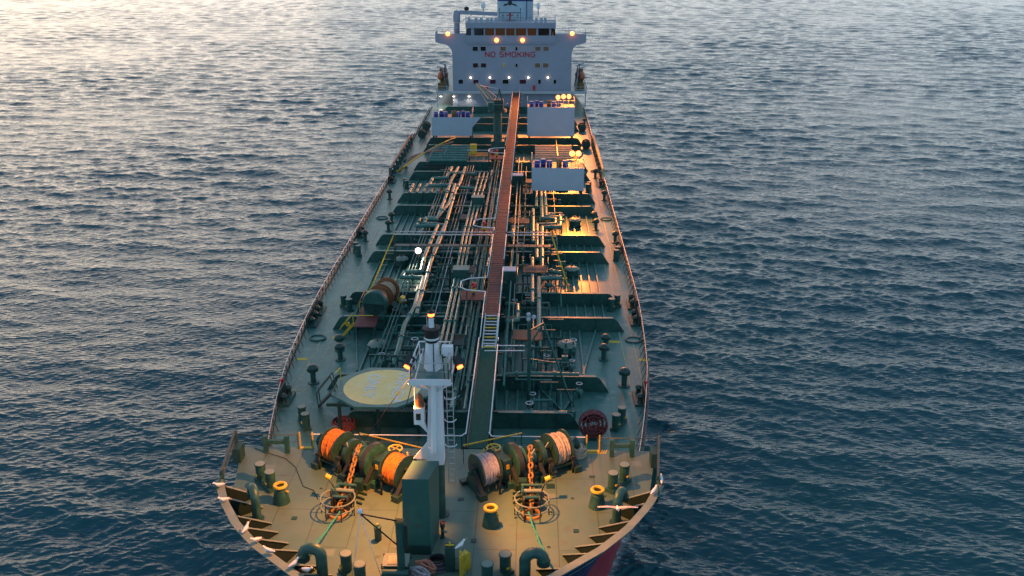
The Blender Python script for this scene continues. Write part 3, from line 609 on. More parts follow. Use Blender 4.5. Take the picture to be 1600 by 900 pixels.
def windlass(s_, loc, rz, ropes, lb):
    # local X runs from the outboard end (s_ side) to the inboard end
    t = thing('anchor_windlass', lb, 'windlass', loc, rz, 'anchor windlasses on the forecastle'); g = lambda a: s_*a; zc = 1.25
    def X(a, b): a, b = g(a), g(b); return min(a, b), max(a, b)
    MB().cyl((g(4.2), 0, zc), (g(-3.5), 0, zc), .13, n=12).build('main_shaft', GK, t, False)
    x0, x1 = X(4.2, 3.7); MB().lathe([(.01, x0), (.42, x0), (.4, x0+.06), (.3, x0+.25), (.42, x1-.06), (.42, x1), (.01, x1)], (0, 0, zc), 20, (1, 0, 0)).build('warping_head', GK, t, False)
    drum(t, *X(3.35, 2.1), .92, 1.12, ropes[0], zc, GK); disc(t, *X(1.6, 1.25), .85, zc, GK)
    disc(t, *X(.95, .6), .62, zc, G1, 'chain_wheel'); disc(t, *X(.25, .0), .8, zc, G1, 'brake_disc'); disc(t, *X(-.15, -.6), 1.12, zc, G1, 'brake_drum'); MB().lathe([(1.14, min(g(-.2), g(-.55))), (1.14, max(g(-.2), g(-.55)))], (0, 0, zc), 26, (1, 0, 0)).build('brake_band', BK, t, False)
    MB().box((g(-1.1), .1, 1.0), (.55, 1.3, 1.5)).build('gearbox', GK, t, False); MB().box((g(-1.1), -.55, 1.3), (.2, .06, .3)).build('warning_plate', YE, t, False)
    drum(t, *X(-1.7, -3.0), .88, 1.1, ropes[1], zc, GK)
    for x in (3.5, 1.9, 1.1, -.75, -3.2): frame_(t, g(x), zc)
    MB().box((g(2.7), -.35, .22), (2.2, .35, .3)).build('base_beam', GK, t, False); MB().box((g(0), -.85, .2), (2.6, .4, .36)).build('base_beam', G1, t, False); MB().box((g(0), .9, .16), (7.2, .4, .26)).build('base_beam', GK, t, False)
    for x in (3.5, 1.1, -.75, -3.2): MB().box((g(x), -1.15, .2), (.5, .55, .4)).build('foot', GK, t, False)
    for x, y in ((1.45, -.3), (.3, -.6), (-2.4, .9)):
        MB().cyl((g(x), y, 1.4), (g(x)+.25, y-.35, 2.3), .045, n=6).build('brake_lever', capm if x > 0 else YE, t, False)
    MB().cyl((g(-1.2), 1.1, 0), (g(-1.2), 1.1, 1.75), .13, n=10).build('handwheel_post', GK, t, False)
    hwl = MB().tube([(g(-1.2)+.42*math.cos(a), 1.1+.42*math.sin(a), 1.85) for a in np.linspace(0, 2*math.pi, 19)[:-1]], .055, 6, True)
    for a in (0, math.pi/2): hwl.bar((g(-1.2)-.4*math.cos(a), 1.1-.4*math.sin(a), 1.85), (g(-1.2)+.4*math.cos(a), 1.1+.4*math.sin(a), 1.85), .05, .04)
    hwl.build('handwheel', YE, t, False)
    MB().cyl((g(1.9), .6, .9), (g(1.9), 1.5, .9), .3, n=12).build('hydraulic_motor', G1, t, False); MB().cyl((g(-.9), .9, .9), (g(-.9), 1.7, .9), .28, n=12).build('hydraulic_motor', G1, t, False)
    for k in range(4): MB().tube([(g(-.4+k*.3), 1.3, .1), (g(-.4+k*.3), 1.2, .7), (g(-.2+k*.25), .5, 1.1)], .03, 5).build('hydraulic_hose', BK, t, False)
    for x, h in ((3.2, 1.0), (1.5, 1.3), (.4, 1.1), (-2.0, 1.2)):
        MB().cyl((g(x), -1.2, .0), (g(x), -1.2, h), .07, n=6).box((g(x), -1.2, h+.08), (.3, .22, .2)).build('control_stand', BK, t, False)
    for k in range(7):
        x = random.uniform(-3, 3.3); MB().tube([(g(x), -.9, .25), (g(x)+.1, -.6, .6), (g(x+.5), -.3, .9), (g(x+.8), .4, .6)], .04, 5).build('grease_pipe', BK if k % 2 else DRK, t, False)
    for x in (2.9, .2, -2.2): MB().box((g(x), .95, .55), (.5, .35, .8)).build('valve_block', BK, t, False)
    for x0_, x1_ in ((3.5, 1.9), (1.1, -.75)): MB().bar((g(x0_), -.95, .55), (g(x1_), -.95, .55), .1, .1).build('tie_rod', GK, t, False)
    for x in (3.5, 1.9, 1.1, -.75, -3.2): MB().box((g(x), 0, zc+.36), (.34, .5, .1)).build('bearing_cap', BK, t, False); MB().bar((g(x), -.3, zc+.1), (g(x), -1.25, .35), .26, .12).build('slanted_strut', BK, t, False)
    return t
windlass(-1, (-4.55, 51.15, FC), R(-33), (OR, OR), 'left anchor windlass with two drums of orange rope and a rusty chain')
windlass(1, (4.75, 51.3, FC), R(30), (BE, GR), 'right anchor windlass with a beige rope drum and a grey rope drum')
for s_ in (-1, 1):
    sd_ = 'left' if s_ < 0 else 'right'
    hx_, hy_ = (-5.75, 47.1) if s_ < 0 else (5.55, 47.3)
    wl = Vector((-4.55, 51.15, 0)) if s_ < 0 else Vector((4.75, 51.3, 0)); rz = R(-33 if s_ < 0 else 30)
    gy_ = wl+Vector((s_*.78*math.cos(rz), s_*.78*math.sin(rz), 0)); d = (Vector((hx_, hy_, 0))-gy_).normalized(); n_ = Vector((-d.y, d.x, 0))
    ct_ = thing('anchor_chain', 'rusty orange anchor chain running from the %s windlass to the chain stopper' % sd_, 'chain', (gy_.x, gy_.y, FC), group='anchor chains')
    st = Vector((hx_, hy_, FC))-d*1.5
    chain([gy_+Vector((0, 0, FC+1.93))-d*.1, gy_+d*.7+Vector((0, 0, FC+1.75)), st+Vector((0, 0, .75))-d*.5, st+Vector((0, 0, .62)), Vector((hx_, hy_, FC+.35))], .5, .062, ct_, RU)
    c = thing('chain_stopper', 'dark chain stopper block with levers ahead of the %s windlass' % sd_, 'chain stopper', tuple(st), math.atan2(d.y, d.x), 'chain stoppers')
    MB().box((0, .38, .35), (1.3, .16, .7)).build('side_plate', GK, c, False); MB().box((0, -.38, .35), (1.3, .16, .7)).build('side_plate', GK, c, False)
    MB().box((0, 0, .12), (1.5, 1.1, .2)).build('bed_plate', BK, c, False); MB().cyl((.35, -.6, .8), (.35, .6, .8), .13, n=10).build('pawl_shaft', capm, c, False)
    MB().cyl((-.2, -.6, .85), (-.2, .6, .85), .1, n=10).build('pawl_shaft', G1, c, False); MB().bar((-.4, -.5, .8), (.8, -.55, .95), .14, .12).build('pawl_bar', G1, c, False)
    MB().cyl((.2, s_*.55, .6), (.2, s_*.95, 1.5), .05, n=6).build('lever', DRK, c, False); MB().cyl((.15, s_*.85, 1.45), (.15, s_*1.15, 1.6), .16, n=10).build('counterweight', YE, c, False)
    MB().box((-.9, s_*-.5, .4), (.5, .5, .8)).build('bracket', GK, c, False); MB().cyl((.55, -.5, .5), (.55, .5, .5), .16, n=10).build('roller', BK, c, False)
    for k in range(3): MB().bar((-.7+k*.5, s_*-.45, .1), (-.5+k*.5, s_*-1.1, .05), .1, .16).build('gusset', GK, c, False)
    g_ = thing('hawse_guard', 'round guard rail hoop around the %s hawse pipe opening' % sd_, 'guard rail', (hx_, hy_, FC), group='guard hoops round the hawse pipes')
    a0 = math.atan2(-d.y, -d.x)
    for h in (.55, 1.05):
        MB().tube([(1.0*math.cos(a), 1.0*math.sin(a), h) for a in np.linspace(a0+.75, a0+2*math.pi-.75, 22)], .04, 6).build('hoop', capm, g_, False)
    for a in np.linspace(a0+.75, a0+2*math.pi-.75, 6): MB().bar((math.cos(a), math.sin(a), 0), (math.cos(a), math.sin(a), 1.05), .06, .06).build('post', DRK, g_, False)
    h_ = thing('hawse_pipe', 'dark hooded hawse pipe mouth inside the %s guard hoop' % sd_, 'hawse pipe', (hx_, hy_, FC), math.atan2(d.y, d.x), 'hawse pipes')
    MB().lathe([(.6, 0), (.55, .12), (.42, .15), (.4, .02)], (0.15, 0, 0), 20).build('lip', RU, h_, False); MB().lathe([(.42, .05), (0, .02)], (.15, 0, 0), 16).build('opening', BK, h_, False)
    MB().prism([(-.9, 0), (-.1, 0), (-.25, .75), (-.5, .9)], -.5, -.42, 'y').prism([(-.9, 0), (-.1, 0), (-.25, .75), (-.5, .9)], .42, .5, 'y').prism([(.1, .02), (.75, .02), (.35, .55)], -.45, -.38, 'y').build('cheek_plate', BK, h_, False)
    MB().box((-.45, 0, .8), (.2, .84, .12)).build('cross_bar', G1, h_, False)
    # green mooring line to the bow
    e = at(458, 886, 15.25) if s_ < 0 else at(864, 888, 15.25)
    p0 = Vector((hx_-s_*.2, hy_-.6, FC+.5))
    pts = [tuple(p0+(e-p0)*f+Vector((.03*math.sin(f*23), 0, -.25*math.sin(f*math.pi)))) for f in np.linspace(0, 1, 14)]
    m1 = MB().tube(pts, .05, 6)
    for f in (.3, .5, .62, .8): q = Vector(pts[int(f*13)]); m1.lathe([(.03, -.12), (.085, 0), (.03, .12)], tuple(q), 8, tuple((e-p0).normalized()))
    single(m1, 'mooring_line', TW, 'taut teal rope from the %s guard hoop down to the bow bulwark' % sd_, 'rope', 'teal ropes to the bow', tuple(p0))
# mooring winch amidships (left)
pz = at(597, 505, DK); t = thing('mooring_winch', 'mooring winch amidships with orange rimmed drum and green gear case, beside a red platform', 'winch', (pz.x, pz.y+.5, DK), R(80)); 
zc = 2.6
for x0, x1, m_, n_ in ((-2.2, -1.5, None, 'gear_case'),):
    MB().lathe([(.01, x0), (1.15, x0), (1.2, x0+.1), (1.2, x1), (.01, x1)], (0, 0, zc), 26, (1, 0, 0)).build('gear_case', G1, t, False)
MB().box((-1.85, 0, 1.3), (.7, 2.0, 2.6)).build('gear_housing', G1, t, False)
OR2 = mat('rusty_orange_rim', (.27, .1, .035), .7, (.15, .06, .03), 3)
drum(t, -1.2, -.2, .7, 1.1, BE, zc, OR2); drum(t, .0, 1.9, .8, 1.2, BE, zc, OR2)
frame_(t, 2.1, zc, .2); frame_(t, -.1, zc, .12)
MB().cyl((-1.5, 0, zc), (2.4, 0, zc), .15, n=10).build('main_shaft', GK, t, False)
MB().box((0, 0, .9), (4.6, 2.2, .2)).build('foundation', GK, t, False)
for x in (-2, 0, 2): MB().box((x, 0, .4), (.15, 2.0, .8)).build('foundation_web', GK, t, False)
MB().cyl((1.2, -1.5, 1.8), (1.9, -1.5, 1.8), .28, n=10).build('motor', YE, t, False)
MB().bar((.8, -.6, 1.6), (-.2, -2.6, .5), .7, .5).build('drive_cover', GK, t, False)
q0 = at(575, 500, DK+1.4)
t = thing('winch_platform', 'red floored platform with yellow handrails left of the mooring winch', 'platform', (q0.x, q0.y, DK))
x, y = q0.x-.1, q0.y+1.6; MB().box((x, y, DK+1.4), (2.0, 6.5, .08)).build('floor', RD, t)
for dx in (-.9, .9):
    for dy in (-3.1, 0, 3.1): MB().box((x+dx, y+dy, DK+.68), (.12, .12, 1.36)).build('leg', G1, t)
for yy in (-3.2, .2, 3.2):
    MB().tube([(x-.95, y+yy, DK+1.45), (x-.95, y+yy, DK+2.5), (x+.9, y+yy, DK+2.5)], .04, 5).build('handrail', YE, t)
MB().tube([(x-.95, y-1, DK+2.5), (x-.95, y+3.2, DK+2.5)], .04, 5).build('handrail', OR2, t)
for s1 in (-.35, .35):
    MB().bar((x-1.1, y-2.6+s1, DK+1.4), (x-2.3, y-2.6+s1, DK+.05), .06, .15).build('stair_stringer', YE, t); MB().tube([(x-1.1, y-2.6+s1, DK+2.4), (x-2.3, y-2.6+s1, DK+1.)], .035, 5).build('stair_handrail', YE, t)
for k in range(5): MB().box((x-1.25-k*.22, y-2.6, DK+1.2-k*.26), (.22, .66, .03)).build('stair_tread', GK, t)
for px, py in ((608, 508), (638, 472)):
    p = at(px, py+2, DK); t = thing('loud_hailer_horn', 'small yellow horn on a post %s' % ('left of the mooring winch platform' if px == 608 else 'right of the orange rimmed drum'), 'horn', (p.x-(3.4 if px == 608 else 0), p.y-2, DK))
    MB().cyl((0, 0, 0), (0, 0, 1.1), .05, n=6).build('post', GK, t, False); MB().cyl((0, 0, 1.2), (0, -.35, 1.15), .08, .24, 10).build('horn', YE, t, False)

# ---------------------------------------------------------------- pedestal, foremast, jackstaff and the gear at the bow tip
fy = at(652, 866, FC).y
a = at(630, 866, FC).x; b = at(674, 866, FC).x
t = thing('mast_pedestal', 'tall green steel casing with a sloping top at the foot of the white mast', 'casing', ((a+b)/2, fy+1, FC))
zf = aty(655, 749, fy).z; yb2 = fy+1.9; zb = aty(661, 720, yb2).z; x2, x3 = aty(645, 720, yb2).x, aty(683, 720, yb2).x
FV = [(a, fy, FC), (b, fy, FC), (b-.0, fy, zf), (a+.12, fy, zf), (a+.2, yb2, FC), (b+.25, yb2, FC), (x3+.1, yb2, zb), (x2, yb2, zb)]
MB().add(FV, [(0, 1, 2, 3), (3, 2, 6, 7), (0, 3, 7, 4), (1, 5, 6, 2), (4, 7, 6, 5), (0, 4, 5, 1)]).build('casing', mat('casing_teal', (.02, .1, .088), .5, (.03, .12, .1), .8, c3=(.05, .06, .045), s3=2.5, thr3=(.62, .75)), t)
MB().box(((a+b)/2, fy-.03, FC+.3), (b-a-.06, .04, .55)).build('foot_plate', GK, t)
mp = at(689, 803, FC); MX, MY = mp.x, mp.y
def mz(px, py): return aty(px, py, MY)
pt = mz(689, 724).z
t = thing('foremast', 'white foremast with railed lookout platform, two orange floodlights and a top beacon', 'mast', (MX, MY, FC))
MB().cyl((MX, MY, FC), (MX, MY, pt+.1), .29, n=16).build('green_post', G1, t)
MB().lathe([(.5, 0), (.5, .05), (.3, .06)], (MX, MY, FC), 16).build('post_flange', GK, t)
zpl = mz(676, 586).z
mm = MB(); A = [mz(667, 712), mz(694, 724)]; lo_ = [(mz(667, 700).x, MY-.45), (mz(694, 700).x, MY-.3), (mz(694, 700).x, MY+.5), (mz(667, 700).x, MY+.5)]; hi_ = [(mz(671, 590).x, MY-.35), (mz(690, 590).x, MY-.25), (mz(690, 590).x, MY+.35), (mz(671, 590).x, MY+.35)]
zb_ = mz(680, 722).z
mm.add([(x, y, zb_) for x, y in lo_]+[(x, y, zpl) for x, y in hi_], [(0, 1, 2, 3), (7, 6, 5, 4), (0, 4, 5, 1), (1, 5, 6, 2), (2, 6, 7, 3), (3, 7, 4, 0)]).build('mast_column', WH, t)
MB().cyl((mz(679, 690).x, MY-.62, zb_+1), (mz(679, 600).x, MY-.5, zpl), .16, n=12).build('mast_tube', WH, t)
v = [mz(646, 716), mz(668, 716), mz(668, 690)]; MB().prism([(p.x, p.z) for p in v], MY-.05, MY+.05, 'y').build('gusset_plate', WH, t)
MB().prism([(mz(671, 690).x, mz(671, 690).z), (mz(681, 690).x, mz(681, 690).z), (mz(680, 734).x, mz(680, 734).z), (mz(675, 730).x, mz(675, 730).z)], MY-.72, MY-.62, 'y').build('front_plate', WH, t)
xc = MX+(mz(676, 586).x-mz(689, 586).x)-.0
xl, xr = mz(641, 586).x, mz(707, 586).x; xm = (xl+xr)/2; fY = MY-.9
MB().box((xm, fY, zpl), (xr-xl, .16, .32)).build('platform_beam', WH, t)
pf = [(xl+.1, fY+.09), (xr-.1, fY+.09), (xr-.25, MY+2.1), (xl+.25, MY+2.1)]
MB().prism(pf, zpl-.02, zpl+.06).build('platform_floor', GD, t)
for s1, xx in ((-1, xl), (1, xr)): MB().bar((xx, fY+.1, zpl-.1), (MX, MY-.2, zpl-.9), .1, .12).build('platform_bracket', WH, t)
cr = [(xl+.15, fY+.05), (xr-.15, fY+.05), (xr-.3, MY+2.05), (xl+.3, MY+2.05)]
MB().tube([(x, y, zpl+1.1) for x, y in cr], .04, 6, True).build('platform_rail', WH, t); MB().tube([(x, y, zpl+.6) for x, y in cr], .025, 5, True).build('platform_rail', RS, t)
for i, (x, y) in enumerate(cr+[(xm, MY+2.05), (xl+.22, MY+.6), (xr-.22, MY+.6)]): MB().bar((x, y, zpl), (x, y, zpl+1.1), .06, .06).build('rail_post', WH if i > 1 else DRK, t)
for xx in (xl+.35, xr-.35): MB().bar((xx, fY+.15, zpl+.05), (xx+(.25 if xx < xm else -.25), MY+.6, zpl+1.0), .07, .07).build('platform_strut', DRK if xx > xm else WH, t)
ym = MY+.75; z1 = zpl+.06; xk = aty(675, 540, ym).x; ty = lambda q: aty(675, q, ym).z-z1
MB().cyl((xk, ym, z1), (xk, ym, z1+ty(533)), .5, .34, 6, False).build('radar_cone', WH, t)
MB().bar((xk+.12, ym-.5, z1), (xk+.12, ym-.4, z1+ty(533)), .05, .05).build('cone_conduit', BK, t)
lh = MB().lathe([(.3, ty(534)), (.36, ty(533)), (.4, ty(526)), (.42, ty(514)), (.5, ty(513.5)), (.5, ty(511.5)), (.01, ty(511))], (xk, ym, z1), 18).build('horn_housing', BK, t)
MB().lathe([(.405, ty(529)), (.43, ty(528)), (.42, ty(525.5))], (xk, ym, z1), 18).build('white_band', WH, lh)
MB().cyl((xk, ym, z1+ty(511)), (xk, ym, z1+ty(494)), .15, n=12).build('top_tube', WH, t)
for dx in (-.24, .24): MB().bar((xk+dx, ym, z1+ty(511)), (xk+dx, ym, z1+ty(493)), .04, .04).build('top_strut', RS if dx < 0 else BK, t)
tb = ty(494); bc = MB().lathe([(.16, tb), (.18, tb+.03), (.18, tb+.22), (.1, tb+.26)], (xk, ym, z1), 12).build('beacon_lantern', LD, t)
MB().lathe([(.22, tb+.2), (.2, tb+.28), (.05, tb+.36), (.03, tb+.5), (0, tb+.5)], (xk, ym, z1), 12).build('beacon_cap', BK, bc); MB().lathe([(.22, tb-.04), (.22, tb+.03)], (xk, ym, z1), 12).build('beacon_base', BK, bc)
xe = mz(694, 540).x; MB().box((xe+.1, ym, z1+1.1), (.62, .4, .55)).build('equipment_box', WH, t)
for dx in (-.2, .35): MB().bar((xe+dx, ym, z1), (xe+dx, ym, z1+.85), .05, .05).build('box_leg', WH, t)
for dx in (-.9, -.5): MB().bar((xk+dx*1.4, ym+.5, z1), (xk+dx, ym, z1+1.2), .05, .05).build('stay_bar', WH, t)
for k, (px, sx) in enumerate(((638, -1), (719, 1))):
    c = mz(px, 566); c = Vector((c.x, MY-.35, c.z)); hsg = MB().bar((c.x-sx*.2, c.y+.3, c.z+.35), (c.x+sx*.02, c.y-.05, c.z), .42, .34).build('floodlight', BK, t)
    MB().cyl((c.x, c.y-.06, c.z-.04), (c.x+sx*.05, c.y-.13, c.z-.12), .17, n=10).build('lit_lens', LD, hsg)
    MB().bar((c.x-sx*.2, c.y+.3, c.z+.3), (xl if sx < 0 else xr, MY-.3, zpl+.25), .06, .06).build('lamp_arm', WH, hsg)
    tg = (c.x-7.5, 46.6, FC) if sx < 0 else (c.x+10., 47., FC)
    lampsrc((c.x+sx*.12, c.y-.22, c.z-.26), 8200 if sx < 0 else 9000, (1, .31, .05), tg, 116 if sx < 0 else 90, .6, .15)
bxx = mz(656, 642); z0_ = mz(656, 655).z; z2_ = mz(656, 630).z; x0_ = mz(648.5, 640).x; x1_ = mz(664, 640).x; yL = MY-.3
lb_ = MB().box(((x0_+x1_)/2, yL, (z0_+z2_)/2), (x1_-x0_, .7, z2_-z0_)).build('lamp_platform', WH, t)
MB().prism([(x0_+.1, z0_), (x1_, z0_), (mz(670, 672).x, mz(670, 672).z), (x1_-.15, z0_-.3)], yL-.1, yL+.1, 'y').build('bracket', WH, t)
MB().box((x1_-.3, yL-.36, (z0_+z2_)/2), (.25, .04, .4)).build('vent_slot', BK, lb_)
bl = MB().lathe([(.26, 0), (.24, .25), (.16, .42), (.17, .6), (.08, .75), (0, .77)], ((x0_+x1_)/2+.05, yL, z2_), 14).build('brass_bell', OR2, t)
MB().tube([(x0_+.05, yL, z2_), (x0_+.05, yL, z2_+1.1), (x1_+.4, yL, z2_+1.1)], .035, 5).build('small_rail', WH, t)
lad = mz(694, 640).x+.15
for dx in (0, .38): MB().tube([(lad+dx, MY+.1, FC+2), (lad+dx*.9, MY+.1, zpl)], .022, 5).build('ladder_rail', RS, t)
for k in range(18): MB().bar((lad, MY+.1, FC+2.2+k*.38), (lad+.36, MY+.1, FC+2.2+k*.38), .022, .022).build('ladder_rung', RS, t)
for z_ in (FC+4.6, FC+6.2, FC+7.6): MB().tube([(lad+.18+.32*math.cos(a), MY+.1-.32*math.sin(a)*1., z_) for a in np.linspace(0, math.pi, 9)], .025, 4).build('ladder_hoop', WH, t)
for (c0, c1) in (((640, 590), (560, 700)), ((646, 592), (633, 640))):
    p = mz(*c0); e = at(c1[0], c1[1], FC+.1)
    single(MB().tube([tuple(p), tuple(e)], .028, 5), 'stay_wire', BK, 'dark stay wire from the left mast platform corner down to the %s' % ('left windlass' if c1[0] == 560 else 'rail behind the bell'), 'wire', None, tuple(e))
p = mz(700, 590); 
# jackstaff and its stays
bs = at(628, 905, FC); z_t = aty(620, 815, bs.y).z
t = thing('bow_post', 'thick green post in front of the casing carrying a stayed spar', 'post', tuple(bs)); MB().cyl(tuple(bs), (bs.x, bs.y, z_t), .21, n=14).build('post', G1, t)
hd = aty(563, 803, bs.y-1.2)
MB().bar((bs.x, bs.y, z_t+.02), tuple(hd), .06, .06).bar((bs.x, bs.y, z_t-1.6), tuple(hd), .07, .07).build('spar', BK, t); MB().box((bs.x, bs.y, z_t+.05), (.45, .3, .12)).build('post_cap', RU, t)
MB().box((bs.x+.32, bs.y, z_t-.9), (.16, .16, 1.4)).build('post_bracket', BK, t)
MB().lathe([(0, -.13), (.11, -.08), (.14, 0), (.11, .09), (0, .13)], (hd.x, hd.y, hd.z+.15), 12).build('white_lamp', WH, t)
e1, e2 = at(550, 905, FC), at(597, 905, FC)
for e in (e1, e2): MB().tube([tuple(hd), tuple(e)], .02, 5).build('white_stay', WH, t)
# gauge box
g0 = at(620, 893, FC); t = thing('control_box', 'low grey topped machinery box with white markings behind the bow post', 'box', (g0.x, g0.y, FC))
MB().box((0, 0, .35), (1.25, .95, .7)).build('body', GK, t, False); MB().box((0, 0, .73), (1.4, 1.1, .06)).build('lid', capm, t, False); MB().box((-.02, -.05, .77), (.8, .75, .03)).build('raised_panel', MK, t, False)
for k in range(3): MB().box((-.1+.12*k, .02, .79), (.07, .05, .006)).build('white_mark', WH, t, False)
for x in (-.7, .7):
    for y in (-.45, .45): MB().cyl((x, y, .5), (x, y, .8), .05, n=6).build('clamp_bolt', GK, t, False)
MB().cyl((-.6, -.85, .55), (.75, -.85, .55), .2, n=12).build('roller', G1, t, False)
# yellow bow chock guard
y0 = at(716, 890, FC); t = thing('towing_bracket', 'bright yellow triangular plate beside a green bracket at the bow', 'bracket', (y0.x, y0.y, FC))
MB().prism([(-.65, 0), (.3, 0), (.55, .45), (.55, .75), (.1, .85), (-.1, 1.35), (-.25, 1.35)], .1, .2, 'x').build('yellow_plate', YE, t, False)
v = [(.12, -.7, 0), (.62, .2, 0), (.62, .2, .95), (.35, .2, 1.15), (.12, -.7, 1.3)]
MB().add(v+[(x+.05, y-.03, z) for x, y, z in v], [(0, 1, 2, 3, 4), (9, 8, 7, 6, 5), (0, 5, 6, 1), (1, 6, 7, 2), (2, 7, 8, 3), (3, 8, 9, 4), (4, 9, 5, 0)]).build('yellow_plate', YE, t, False)
MB().box((-.42, 0, .75), (.5, .5, 1.5)).build('green_bracket', GK, t, False); MB().cyl((-.65, 0, 1.55), (-.2, 0, 1.55), .05, n=6).cyl((-.42, 0, 1.4), (-.42, 0, 1.75), .05, n=6).build('cross_handle', YE, t, False); MB().box((-.2, .3, .1), (1.4, 1., .2)).build('base', G1, t, False)
c0 = at(683, 885, FC); t = thing('wire_coil', 'coil of dark wire rope lying in front of the green casing', 'rope', (c0.x, c0.y, FC))
for k in range(6): MB().tube([((.75-.06*k)*math.cos(a), (.62-.05*k)*math.sin(a), .06+.09*k+.02*math.sin(3*a+k)) for a in np.linspace(0, 2*math.pi, 25)[:-1]], .06, 5, True).build('wire_turn', BK if k % 2 else mat('purple_wire%d' % k, (.1, .07, .1), .7) if k == 0 else bpy.data.materials['purple_wire0'], t, False)
for px, py, m_, nm, lb in ((665, 893, PI, 'rope_pile', 'heap of faded orange net in front of the wire coil'), (655, 903, GR, 'rope_pile', 'heap of pale striped rope at the bottom edge below the orange net')):
    p = at(px, py, FC); t = thing(nm, lb, 'rope', tuple(p))
    for k in range(9): MB().tube([(.5*math.cos(a+k)*random.uniform(.75, 1.)+.12*math.sin(k), .38*math.sin(a+k*.7)*random.uniform(.8, 1), .08+k*.045+.07*math.sin(2*a+k)) for a in np.linspace(0, 2*math.pi, 17)[:-1]], .06, 5, True).build('rope_turn', m_, t, False)

# ---------------------------------------------------------------- gulls
def gull(loc, rz, lb, fly=False):
    t = thing('gull', lb, 'gull', tuple(loc), rz, None if fly else 'gulls resting on the bow rail'); sc = 1.25
    sp = [(-.26, .0, .14, .02), (-.17, 0, .15, .055), (-.05, 0, .16, .085), (.08, 0, .19, .09), (.16, 0, .25, .06), (.2, 0, .31, .05), (.25, 0, .33, .05), (.3, 0, .32, .02)]
    vs, fs = [], []; n = 10
    for x, y, z, r in sp:
        for k in range(n): a = 2*math.pi*k/n; vs.append((x*sc, (y+r*math.cos(a))*sc, (z+r*math.sin(a))*sc))
    fs = [(i*n+k, i*n+(k+1) % n, (i+1)*n+(k+1) % n, (i+1)*n+k) for i in range(len(sp)-1) for k in range(n)]+[list(range(n))[::-1], [(len(sp)-1)*n+k for k in range(n)]]
    MB().add(vs, fs, True).build('body', GUL, t, False)
    MB().cyl((.37*sc, 0, .315*sc), (.44*sc, 0, .3*sc), .02, .006, 6).build('beak', YE, t, False)
    for s_ in (-1, 1):
        if fly:
            W = [(.1, .05, .22), (.14, .38, .3), (.06, .85, .24), (-.02, .86, .24), (.0, .4, .29), (-.1, .06, .2)]
            vs = [(x*sc, s_*y*sc, z*sc) for x, y, z in W]; vs2 = [(x, y, z+.025) for x, y, z in vs]
            MB().add(vs+vs2, [(0, 1, 4, 5), (1, 2, 3, 4), (11, 10, 7, 6), (10, 9, 8, 7)]+[(i, (i+1) % 6, 6+(i+1) % 6, 6+i) for i in range(6)]).build('wing', mat('gull_wing', (.6, .45, .42), .8) if s_ < 0 else bpy.data.materials['gull_wing'], t, False)
        else:
            MB().add([(.1*sc, s_*.1*sc, .2*sc), (-.1*sc, s_*.11*sc, .2*sc), (-.34*sc, s_*.03*sc, .15*sc), (-.1*sc, s_*.1*sc, .12*sc), (.08*sc, s_*.115*sc, .13*sc)], [(0, 1, 2, 3, 4)]).build('wing', GUG, t, False)
            MB().cyl((.02, s_*.04, 0), (.02, s_*.04, .12*sc), .012, n=5).build('leg', YE, t, False)
gp = [(343, 760, 'white gull at the left end of the bow rail'), (351, 783, 'second gull from the left end of the bow rail'), (384, 829, 'gull on the left bow rail below the left gooseneck vent'), (401, 846, 'gull on the left bow rail, third up from the bottom'), (421, 863, 'gull on the left bow rail between two other gulls near the bottom'), (459, 884, 'gull on the bow rail where the left teal rope ends'), (480, 893, 'lowest gull on the left bow rail, at the bottom edge'), (1033, 753, 'white gull at the right end of the bow rail'), (1021, 770, 'gull just below the one at the right end of the bow rail')]
for i, (px, py, lb) in enumerate(gp):
    p = at(px, py+2, 15.28); gull((p.x, p.y, 15.275), random.uniform(0, 6.28), lb)
gull(aty(965, 800, 43.), R(-90), 'gull flying with spread wings over the right bow rail', True)
p = aty(720, 872, y0.y); gull((y0.x+.12, y0.y, FC+1.33), .8, 'gull perched on top of the yellow triangular plate')

# loose dark hose snaking over the left forecastle deck
pts = [at(px, py, FC+.03) for px, py in ((398, 700), (420, 708), (446, 716), (462, 730), (468, 745), (474, 760), (490, 766), (497, 780))]
single(MB().tube([tuple(q) for q in pts], .022, 5), 'loose_line', BK, 'thin dark line snaking over the left forecastle deck behind the bollards', 'line')
